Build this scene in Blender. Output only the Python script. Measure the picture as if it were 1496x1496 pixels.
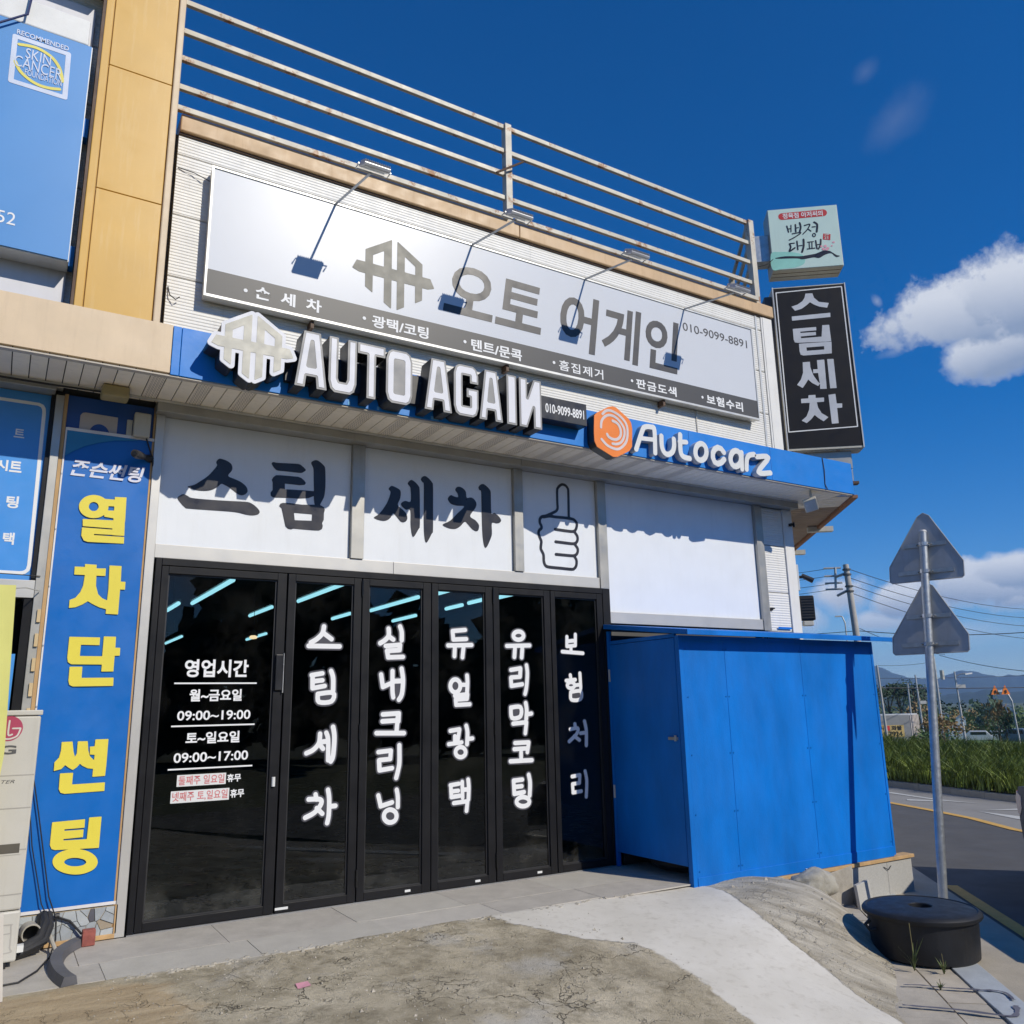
import bpy, math, random
import numpy as np
from mathutils import Vector, Matrix
rnd = random.Random(7)
for o in list(bpy.data.objects): bpy.data.objects.remove(o)
S = bpy.context.scene
# ------------------------------------------------------------------ camera
cd = bpy.data.cameras.new('camera'); cam = bpy.data.objects.new('camera', cd); S.collection.objects.link(cam)
cam.location = (0, -6.8, 1.495); cam.rotation_euler = (1.8012023, 0.0191832, -0.545024)
cd.sensor_width = 36; cd.lens = 29.212; cd.clip_start = .05; cd.clip_end = 9000
S.camera = cam
# ------------------------------------------------------------------ sun, sky, exposure
SUNDIR = Vector((.38, -1, .78)).normalized()          # towards the sun
ELEV = math.asin(SUNDIR.z); AZ = math.atan2(SUNDIR.x, SUNDIR.y)
ld = bpy.data.lights.new('sun', 'SUN'); ld.energy = 3.9; ld.angle = math.radians(.5); ld.color = (1, .93, .80)
sun = bpy.data.objects.new('sun', ld); S.collection.objects.link(sun)
sun.rotation_euler = (-SUNDIR).to_track_quat('-Z', 'Y').to_euler(); sun.location = (10, -20, 20)
S.view_settings.view_transform = 'Standard'; S.view_settings.look = 'None'
S.view_settings.exposure = 0.0; S.view_settings.gamma = 1; S.view_settings.use_curve_mapping = False

W = bpy.data.worlds.new('World'); S.world = W; W.use_nodes = True
nt = W.node_tree; nt.nodes.clear(); N = nt.nodes; L = nt.links
def nd(t, **k):
    n = N.new(t)
    for a, b in k.items(): setattr(n, a, b)
    return n
def mth(op, a, b=None, clamp=False, c=None):
    n = nd('ShaderNodeMath', operation=op, use_clamp=clamp)
    for i, v in enumerate((a, b, c)):
        if v is None: continue
        if isinstance(v, (int, float)): n.inputs[i].default_value = v
        else: L.new(v, n.inputs[i])
    return n.outputs[0]
sky = nd('ShaderNodeTexSky', sky_type='NISHITA', sun_disc=False); sky.sun_elevation = ELEV; sky.sun_rotation = AZ
sky.altitude = 300; sky.air_density = 1.0; sky.dust_density = .1; sky.ozone_density = 3.0
hs = nd('ShaderNodeHueSaturation'); hs.inputs['Saturation'].default_value = 1.27; hs.inputs['Value'].default_value = 1.0
tn = nd('ShaderNodeMix', data_type='RGBA', blend_type='MULTIPLY'); tn.inputs[0].default_value = 1; L.new(sky.outputs[0], tn.inputs['A']); tn.inputs['B'].default_value = (.77, .92, 1.20, 1)
L.new(tn.outputs['Result'], hs.inputs['Color'])
tc = nd('ShaderNodeTexCoord'); dirv = tc.outputs['Generated']
def vdot(v):
    n = nd('ShaderNodeVectorMath', operation='DOT_PRODUCT'); L.new(dirv, n.inputs[0]); n.inputs[1].default_value = v; return n.outputs['Value']
n1 = nd('ShaderNodeTexNoise'); n1.inputs['Scale'].default_value = 9; n1.inputs['Detail'].default_value = 8; n1.inputs['Roughness'].default_value = .62; L.new(dirv, n1.inputs['Vector'])
n2 = nd('ShaderNodeTexNoise'); n2.inputs['Scale'].default_value = 30; n2.inputs['Detail'].default_value = 6; n2.inputs['Roughness'].default_value = .65; L.new(dirv, n2.inputs['Vector'])
nz = mth('ADD', mth('MULTIPLY', mth('SUBTRACT', n1.outputs[0], .5), 2.6), mth('MULTIPLY', mth('SUBTRACT', n2.outputs[0], .5), 1.3))
mask = None; low = None
# azimuth, elevation of the centre, half-width, half-height (degrees), strength, tilt
for az, el, wx, wy, k, tilt in [(61.0, 23.0, 5.4, 2.6, 1.6, -3), (66.5, 23.4, 5, 3.0, 1.5, -4), (63.0, 20.5, 3.4, 2.0, 1.3, 8), (57.3, 24.6, .45, .7, .55, 30), (58.0, 21.4, 1.4, .5, .4, 10),
                            (60.7, 6.8, 2.9, 1.6, 1.6, -4), (57.0, 6.0, 2.6, 1.3, 1.4, 0), (62.8, 7.4, 2.4, 1.3, 1.4, 0), (53.4, 7.0, 1.3, .8, 1.2, 0), (62.6, 5.9, 1.4, 1.0, 1.0, 0), (52.8, 6.6, 2.3, 1.7, 1.1, 8), (51.0, 5.2, 1.6, 1.6, .8, 0), (55.0, 4.8, 2.4, .9, .8, 0), (58.5, 3.9, 4.5, .8, .5, 0), (70, 9, 5, 2.4, 1.2, 0), (80, 22, 9, 5, 1.3, 10), (44, 3.5, 5, 1.7, .7, 0),
                            (30, 5, 9, 2, .8, 0), (-120, 12, 25, 5, 1, 0), (170, 10, 30, 4, .9, 0), (110, 15, 16, 5, 1.1, 0), (58.5, 37.5, .8, .6, .22, 30), (60, 34.5, 2.2, 1.2, .22, 30), (50, 20.5, 1.2, .5, .3, 10)]:
    a, e, t = map(math.radians, (az, el, tilt))
    c = Vector((math.sin(a) * math.cos(e), math.cos(a) * math.cos(e), math.sin(e)))
    r = Vector((math.cos(a), -math.sin(a), 0)); u = r.cross(c) * 1.0
    r2 = r * math.cos(t) + u * math.sin(t); u2 = u * math.cos(t) - r * math.sin(t)
    da = mth('MULTIPLY', vdot(r2), 1 / math.sin(math.radians(wx))); db = mth('MULTIPLY', vdot(u2), 1 / math.sin(math.radians(wy)))
    q = mth('SQRT', mth('ADD', mth('MULTIPLY', da, da), mth('MULTIPLY', db, db)))
    front = mth('GREATER_THAN', vdot(c), .3)
    m = mth('MULTIPLY', mth('MULTIPLY', mth('ADD', mth('SUBTRACT', 1, q), mth('MULTIPLY', nz, .68)), k * 1.9, clamp=True), front)
    m = mth('MULTIPLY', m, min(.94, k))
    mask = m if mask is None else mth('MAXIMUM', mask, m)
    lw = mth('MULTIPLY', m, mth('SUBTRACT', .35, mth('MULTIPLY', db, .9), clamp=True))
    low = lw if low is None else mth('MAXIMUM', low, lw)
shade = mth('MULTIPLY', low, mth('ADD', .55, n1.outputs[0]), clamp=True)
cm = nd('ShaderNodeMix', data_type='RGBA'); L.new(shade, cm.inputs[0])
cm.inputs['A'].default_value = (7.2, 7.6, 8.4, 1); cm.inputs['B'].default_value = (2.9, 3.7, 5.3, 1)
mx = nd('ShaderNodeMix', data_type='RGBA'); L.new(mth('POWER', mask, 1.15), mx.inputs[0]); L.new(hs.outputs[0], mx.inputs['A']); L.new(cm.outputs['Result'], mx.inputs['B'])
bg = nd('ShaderNodeBackground'); bg.inputs['Strength'].default_value = .098; L.new(mx.outputs['Result'], bg.inputs['Color'])
ow = nd('ShaderNodeOutputWorld'); L.new(bg.outputs[0], ow.inputs['Surface'])

# ------------------------------------------------------------------ materials
MATS = {}
def M(name, col, rough=.6, metal=0, var=.12, vs=3.0, bump=0, bs=60, spec=.5, streak=0, streakcol=(.2, .15, .1), stretch=(1, 1, 1), rust=0, trans=0, emit=None, coat=0, grit=0, rv=1.0):
    if name in MATS: return MATS[name]
    m = bpy.data.materials.new(name); m.use_nodes = True; t = m.node_tree; b = t.nodes['Principled BSDF']; l = t.links
    b.inputs['Roughness'].default_value = rough; b.inputs['Metallic'].default_value = metal; b.inputs['Specular IOR Level'].default_value = spec
    b.inputs['Coat Weight'].default_value = coat
    if trans: b.inputs['Transmission Weight'].default_value = trans
    tcn = t.nodes.new('ShaderNodeTexCoord'); mp = t.nodes.new('ShaderNodeMapping'); mp.inputs['Scale'].default_value = stretch; l.new(tcn.outputs['Object'], mp.inputs['Vector'])
    def noise(sc, det=5, ro=.6, src=mp.outputs[0]):
        n = t.nodes.new('ShaderNodeTexNoise'); n.inputs['Scale'].default_value = sc; n.inputs['Detail'].default_value = det; n.inputs['Roughness'].default_value = ro; l.new(src, n.inputs['Vector']); return n.outputs[0]
    def ramp(src, p0, p1, c0=(0, 0, 0, 1), c1=(1, 1, 1, 1)):
        r = t.nodes.new('ShaderNodeValToRGB'); r.color_ramp.elements[0].position = p0; r.color_ramp.elements[1].position = p1
        r.color_ramp.elements[0].color = c0; r.color_ramp.elements[1].color = c1; l.new(src, r.inputs[0]); return r.outputs[0]
    def mix(f, a, b_):
        n = t.nodes.new('ShaderNodeMix'); n.data_type = 'RGBA'; l.new(f, n.inputs[0])
        for s, v in (('A', a), ('B', b_)):
            if isinstance(v, tuple): n.inputs[s].default_value = (*v[:3], 1)
            else: l.new(v, n.inputs[s])
        return n.outputs['Result']
    lo = tuple(c * (1 - var) for c in col); hi = tuple(min(1, c * (1 + var)) for c in col)
    c = ramp(noise(vs), .3, .7, (*lo, 1), (*hi, 1))
    if grit: c = mix(ramp(noise(240, 2, .8), .52, .7), c, tuple(x * (1 - grit) for x in col))
    if streak:
        mp2 = t.nodes.new('ShaderNodeMapping'); mp2.inputs['Scale'].default_value = (9, 9, .8); l.new(tcn.outputs['Object'], mp2.inputs['Vector'])
        s = ramp(noise(1.6, 6, .7, mp2.outputs[0]), .52, .78)
        q = t.nodes.new('ShaderNodeMath'); q.operation = 'MULTIPLY'; l.new(s, q.inputs[0]); q.inputs[1].default_value = streak
        c = mix(q.outputs[0], c, streakcol)
    if rust:
        s = ramp(noise(5, 8, .75), .62 - rust * .2, .66 - rust * .1)
        c = mix(s, c, (.30, .13, .045)); 
    l.new(c, b.inputs['Base Color'])
    rr = ramp(noise(vs * 2.3), .3, .7, (max(0, rough - .08 * rv),) * 3 + (1,), (min(1, rough + .1 * rv),) * 3 + (1,)); l.new(rr, b.inputs['Roughness'])
    if bump:
        bn = t.nodes.new('ShaderNodeBump'); bn.inputs['Strength'].default_value = bump; bn.inputs['Distance'].default_value = .01; l.new(noise(bs, 6), bn.inputs['Height']); l.new(bn.outputs[0], b.inputs['Normal'])
    if emit: b.inputs['Emission Color'].default_value = (*emit[0], 1); b.inputs['Emission Strength'].default_value = emit[1]
    MATS[name] = m; return m
def glassmat(name, tint, ior=1.5, rough=.0, smudge_reflection=0):
    m = bpy.data.materials.new(name); m.use_nodes = True; t = m.node_tree; t.nodes.clear()
    o = t.nodes.new('ShaderNodeOutputMaterial'); mi = t.nodes.new('ShaderNodeMixShader'); fr = t.nodes.new('ShaderNodeFresnel'); fr.inputs['IOR'].default_value = ior
    tr = t.nodes.new('ShaderNodeBsdfTransparent'); tr.inputs[0].default_value = (*tint, 1); gl = t.nodes.new('ShaderNodeBsdfGlossy'); gl.inputs['Roughness'].default_value = rough
    t.links.new(fr.outputs[0], mi.inputs[0]); t.links.new(tr.outputs[0], mi.inputs[1]); t.links.new(gl.outputs[0], mi.inputs[2])
    last = mi.outputs[0]
    if smudge_reflection:
        tcn = t.nodes.new('ShaderNodeTexCoord'); n = t.nodes.new('ShaderNodeTexNoise'); n.inputs['Scale'].default_value = 2.2; n.inputs['Detail'].default_value = 9; n.inputs['Roughness'].default_value = .7; t.links.new(tcn.outputs['Object'], n.inputs['Vector'])
        sx = t.nodes.new('ShaderNodeSeparateXYZ'); t.links.new(tcn.outputs['Object'], sx.inputs[0])
        mr = t.nodes.new('ShaderNodeMapRange'); mr.inputs['From Min'].default_value = .85; mr.inputs['From Max'].default_value = .02; t.links.new(sx.outputs[2], mr.inputs['Value'])  # grey towards the bottom paints the mirrored ground, mixed with dusty smudges
        r = t.nodes.new('ShaderNodeMapRange'); r.inputs['From Min'].default_value = .48; r.inputs['From Max'].default_value = .75; t.links.new(n.outputs[0], r.inputs['Value'])
        mm = t.nodes.new('ShaderNodeMath'); mm.operation = 'MULTIPLY_ADD'; t.links.new(mr.outputs[0], mm.inputs[0]); mm.inputs[1].default_value = smudge_reflection; mm.inputs[2].default_value = .016
        m2 = t.nodes.new('ShaderNodeMath'); m2.operation = 'MULTIPLY'; t.links.new(mm.outputs[0], m2.inputs[0]); t.links.new(r.outputs[0], m2.inputs[1])
        d = t.nodes.new('ShaderNodeBsdfDiffuse'); d.inputs[0].default_value = (.5, .48, .42, 1)
        x = t.nodes.new('ShaderNodeMixShader'); t.links.new(m2.outputs[0], x.inputs[0]); t.links.new(last, x.inputs[1]); t.links.new(d.outputs[0], x.inputs[2]); last = x.outputs[0]
    t.links.new(last, o.inputs[0]); MATS[name] = m; return m

# ------------------------------------------------------------------ mesh helpers
class MB:
    def __init__(s): s.v = []; s.f = []
    def add(s, vs, fs):
        k = len(s.v); s.v += [tuple(v) for v in vs]; s.f += [tuple(i + k for i in f) for f in fs]; return s
    def box(s, x0, x1, y0, y1, z0, z1):
        return s.add([(x, y, z) for x in (x0, x1) for y in (y0, y1) for z in (z0, z1)], [(0, 1, 3, 2), (4, 6, 7, 5), (0, 4, 5, 1), (2, 3, 7, 6), (0, 2, 6, 4), (1, 5, 7, 3)])
    def obox(s, c, ex, ey, ez):       # oriented box: centre and three half vectors
        c, ex, ey, ez = map(Vector, (c, ex, ey, ez))
        return s.add([c + ex * a + ey * b + ez * d for a in (-1, 1) for b in (-1, 1) for d in (-1, 1)], [(0, 1, 3, 2), (4, 6, 7, 5), (0, 4, 5, 1), (2, 3, 7, 6), (0, 2, 6, 4), (1, 5, 7, 3)])
    def tube(s, pts, r, n=8, cap=True):
        pts = [Vector(p) for p in pts]; rs = r if isinstance(r, (list, tuple)) else [r] * len(pts); k = len(s.v); prev = None
        for i, p in enumerate(pts):
            d = (pts[min(i + 1, len(pts) - 1)] - pts[max(i - 1, 0)]).normalized()
            a = d.orthogonal().normalized() if prev is None else (prev - d * prev.dot(d)).normalized()
            prev = a; b = d.cross(a)
            s.v += [tuple(p + (a * math.cos(2 * math.pi * j / n) + b * math.sin(2 * math.pi * j / n)) * rs[i]) for j in range(n)]
        for i in range(len(pts) - 1):
            for j in range(n): s.f.append((k + i * n + j, k + i * n + (j + 1) % n, k + (i + 1) * n + (j + 1) % n, k + (i + 1) * n + j))
        if cap: s.f.append(tuple(k + j for j in range(n))[::-1]); s.f.append(tuple(k + (len(pts) - 1) * n + j for j in range(n)))
        return s
    def lathe(s, prof, c, n=32):
        k = len(s.v)
        for r, z in prof: s.v += [(c[0] + r * math.cos(2 * math.pi * j / n), c[1] + r * math.sin(2 * math.pi * j / n), c[2] + z) for j in range(n)]
        for i in range(len(prof) - 1):
            for j in range(n): s.f.append((k + i * n + j, k + i * n + (j + 1) % n, k + (i + 1) * n + (j + 1) % n, k + (i + 1) * n + j))
        return s
    def prism(s, poly, a, b):         # polygon of 3D points, extruded from a to b offsets
        k = len(s.v); n = len(poly); a = Vector(a); b = Vector(b)
        s.v += [tuple(Vector(p) + a) for p in poly] + [tuple(Vector(p) + b) for p in poly]
        s.f.append(tuple(range(k, k + n))[::-1]); s.f.append(tuple(range(k + n, k + 2 * n)))
        for i in range(n): s.f.append((k + i, k + (i + 1) % n, k + n + (i + 1) % n, k + n + i))
        return s
    def mesh(s, name):
        me = bpy.data.meshes.new(name); me.from_pydata(s.v, [], s.f); me.update(); return me
def wloc(o):
    p = Vector((0, 0, 0))
    while o: p += o.location; o = o.parent
    return p
def put(name, me, mat, parent=None, bevel=0, smooth=False, **props):
    if isinstance(me, MB): me = me.mesh(name)
    if not me.materials and mat: me.materials.append(mat)
    if parent is not None: me.transform(Matrix.Translation(-wloc(parent)))
    o = bpy.data.objects.new(name, me); S.collection.objects.link(o)
    if parent is not None: o.parent = parent
    if bevel: b = o.modifiers.new('bevel', 'BEVEL'); b.width = bevel; b.segments = 2; b.limit_method = 'ANGLE'; b.angle_limit = math.radians(40); b.harden_normals = False
    if smooth:
        me.polygons.foreach_set('use_smooth', [True] * len(me.polygons))
        try: me.set_sharp_from_angle(angle=math.radians(35))
        except Exception: pass
    for k, v in props.items(): o[k] = v
    return o
def thing(name, label, cat, loc=(0, 0, 0), group=None):
    o = bpy.data.objects.new(name, None); S.collection.objects.link(o); o.location = loc; o.empty_display_size = .1
    o['label'] = label; o['category'] = cat
    if group: o['group'] = group
    return o
def tag(o, label, cat, group=None):
    o['label'] = label; o['category'] = cat
    if group: o['group'] = group
    return o
def B(name, x0, x1, y0, y1, z0, z1, mat, parent=None, bevel=0, **p): return put(name, MB().box(x0, x1, y0, y1, z0, z1), mat, parent, bevel, **p)
def structure(o): o['kind'] = 'structure'; return o

# ------------------------------------------------------------------ outlines: union of traced strokes and polygons -> contour loops
def catmull(P, closed, n=4):
    P = np.array(P, float); k = len(P); out = []
    for i in range(k if closed else k - 1):
        g = (lambda j: P[j % k]) if closed else (lambda j: P[min(max(j, 0), k - 1)])
        p0, p1, p2, p3 = g(i - 1), g(i), g(i + 1), g(i + 2)
        for t in np.arange(n) / n:
            out.append(.5 * ((2 * p1) + (-p0 + p2) * t + (2 * p0 - 5 * p1 + 4 * p2 - p3) * t * t + (-p0 + 3 * p1 - 3 * p2 + p3) * t ** 3))
    if not closed: out.append(P[-1])
    return np.array(out)
def sdf_poly(X, Z, P):
    d = np.full(X.shape, 1e9); ins = np.zeros(X.shape, bool)
    for i in range(len(P)):
        a = P[i - 1]; b = P[i]; ex, ez = b - a; wx = X - a[0]; wz = Z - a[1]
        t = np.clip((wx * ex + wz * ez) / (ex * ex + ez * ez + 1e-12), 0, 1)
        d = np.minimum(d, (wx - ex * t) ** 2 + (wz - ez * t) ** 2)
        c = ((a[1] > Z) != (b[1] > Z)); ins ^= c & (X < (b[0] - a[0]) * (Z - a[1]) / (b[1] - a[1] + 1e-12) + a[0])
    return np.where(ins, -np.sqrt(d), np.sqrt(d))
def sdf_stroke(X, Z, P, r):
    d = np.full(X.shape, 1e9)
    for i in range(len(P) - 1):
        a = P[i]; b = P[i + 1]; ex, ez = b - a; wx = X - a[0]; wz = Z - a[1]
        t = np.clip((wx * ex + wz * ez) / (ex * ex + ez * ez + 1e-12), 0, 1)
        d = np.minimum(d, (wx - ex * t) ** 2 + (wz - ez * t) ** 2)
    return np.sqrt(d) - r
def loops_of(prims, grow=0.0, res=None, keep_holes=True):
    ps = []
    for k, r, fl in prims:
        P = np.array(fl, float).reshape(-1, 2) / 1000.
        if k in 'bH': P = catmull(P, True)
        elif k == 's' and len(P) > 2 and r < .03: P = catmull(P, False)
        if k == 'S': k = 's'
        ps.append((k, r, P))
    allp = np.concatenate([p[2] for p in ps]); pad = max([p[1] for p in ps]) + abs(grow) + .012
    lo = allp.min(0) - pad; hi = allp.max(0) + pad
    if res is None: res = min(max(max(hi - lo) / 130, .0022), .009)
    nx, nz = int((hi[0] - lo[0]) / res) + 2, int((hi[1] - lo[1]) / res) + 2
    X, Z = np.meshgrid(lo[0] + np.arange(nx) * res, lo[1] + np.arange(nz) * res, indexing='ij')
    d = None
    for k, r, P in ps:
        if k in 'hH': continue
        q = sdf_stroke(X, Z, P, r) if k == 's' else sdf_poly(X, Z, P)
        d = q if d is None else np.minimum(d, q)
    for k, r, P in ps:
        if k in 'hH': d = np.maximum(d, -sdf_poly(X, Z, P))
    d = d - grow
    d[np.abs(d) < 1e-7] = 1e-7
    return march(d, lo, res, keep_holes)
def march(d, lo, res, keep_holes=True):
    s = d < 0; nx, nz = d.shape
    code = s[:-1, :-1] * 1 + s[1:, :-1] * 2 + s[1:, 1:] * 4 + s[:-1, 1:] * 8
    T = {1: [(3, 0)], 2: [(0, 1)], 3: [(3, 1)], 4: [(1, 2)], 5: [(3, 2), (1, 0)], 6: [(0, 2)], 7: [(3, 2)], 8: [(2, 3)], 9: [(2, 0)], 10: [(0, 3), (2, 1)], 11: [(2, 1)], 12: [(1, 3)], 13: [(1, 0)], 14: [(0, 3)]}
    nxt = {}
    def pt(e):
        i, j, h = e
        if h: a, b = d[i, j], d[i + 1, j]; return (lo[0] + (i + a / (a - b)) * res, lo[1] + j * res)
        a, b = d[i, j], d[i, j + 1]; return (lo[0] + i * res, lo[1] + (j + a / (a - b)) * res)
    for i, j in zip(*np.nonzero((code > 0) & (code < 15))):
        i = int(i); j = int(j); E = [(i, j, 1), (i + 1, j, 0), (i, j + 1, 1), (i, j, 0)]
        for a, b in T[int(code[i, j])]: nxt[E[a]] = E[b]
    out = []
    while nxt:
        st, cur = nxt.popitem(); lp = [st]
        while cur != st and cur in nxt: lp.append(cur); cur = nxt.pop(cur)
        P = np.array([pt(e) for e in lp])
        for _ in range(3):                     # drop nearly collinear points
            if len(P) < 12: break
            keep = np.ones(len(P), bool); i = 1
            while i < len(P) - 1:
                a, b, c = P[i - 1], P[i], P[i + 1]; e = c - a; ln = math.hypot(*e) + 1e-9
                if abs(e[0] * (b[1] - a[1]) - e[1] * (b[0] - a[0])) / ln < res * .07: keep[i] = False; i += 2
                else: i += 1
            P = P[keep]
        if len(P) >= 3:
            area = .5 * np.sum(P[:, 0] * np.roll(P[:, 1], -1) - np.roll(P[:, 0], -1) * P[:, 1])
            if abs(area) > res * res * 2: out.append((area, P))
    if not out: return []
    if not keep_holes:
        sg = np.sign(max(out, key=lambda q: abs(q[0]))[0]); out = [q for q in out if np.sign(q[0]) == sg]
    return [q[1] for q in out]
def flat_mesh(loops, thick):
    cu = bpy.data.curves.new('tmp', 'CURVE'); cu.dimensions = '2D'; cu.fill_mode = 'BOTH'; cu.extrude = thick / 2
    for P in loops:
        sp = cu.splines.new('POLY'); sp.points.add(len(P) - 1); sp.use_cyclic_u = True
        co = np.ones((len(P), 4)); co[:, :2] = P; co[:, 2] = 0; sp.points.foreach_set('co', co.ravel())
    ob = bpy.data.objects.new('tmp', cu); me = bpy.data.meshes.new_from_object(ob)
    bpy.data.objects.remove(ob); bpy.data.curves.remove(cu); return me
FAC = (Vector((0, 0, 0)), Vector((1, 0, 0)), Vector((0, -1, 0)))
def orient(me, front, thick, fr=FAC):
    """local (x, z, depth) -> world; front = distance of the front face along the outward normal"""
    n = len(me.vertices); co = np.empty(n * 3); me.vertices.foreach_get('co', co); co = co.reshape(-1, 3)
    O, ex, en = (np.array(q) for q in fr)
    w = O + co[:, :1] * ex + co[:, 1:2] * np.array((0, 0, 1)) + (co[:, 2:3] - thick / 2 + front) * en
    me.vertices.foreach_set('co', w.ravel()); me.update(); return me
def trace(name, key, mat, parent, front, thick=.002, grow=0, fr=FAC, keep_holes=True, prims=None, **p):
    return put(name, orient(flat_mesh(loops_of(prims or TR[key], grow, keep_holes=keep_holes), thick), front, thick, fr), mat, parent, **p)
def poly(name, P, mat, parent, front, thick=.002, fr=FAC, **p):
    return put(name, orient(flat_mesh([np.array(q, float) for q in P], thick), front, thick, fr), mat, parent, **p)
def text(body, x0, x1, z0, z1, mat, parent, front, thick=.0016, bold=.0, shear=0, fr=FAC, name='lettering', space=1.0):
    cu = bpy.data.curves.new('tmp', 'FONT'); cu.body = body; cu.size = 1; cu.offset = bold; cu.resolution_u = 4; cu.fill_mode = 'BOTH'; cu.extrude = .5; cu.shear = shear; cu.space_character = space
    ob = bpy.data.objects.new('tmp', cu); me = bpy.data.meshes.new_from_object(ob); bpy.data.objects.remove(ob); bpy.data.curves.remove(cu)
    n = len(me.vertices); co = np.empty(n * 3); me.vertices.foreach_get('co', co); co = co.reshape(-1, 3)
    a = co.min(0); b = co.max(0)
    co[:, 0] = x0 + (co[:, 0] - a[0]) / (b[0] - a[0]) * (x1 - x0); co[:, 1] = z0 + (co[:, 1] - a[1]) / (b[1] - a[1]) * (z1 - z0); co[:, 2] *= thick
    me.vertices.foreach_set('co', co.ravel())
    return put(name, orient(me, front, thick, fr), mat, parent)
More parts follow.
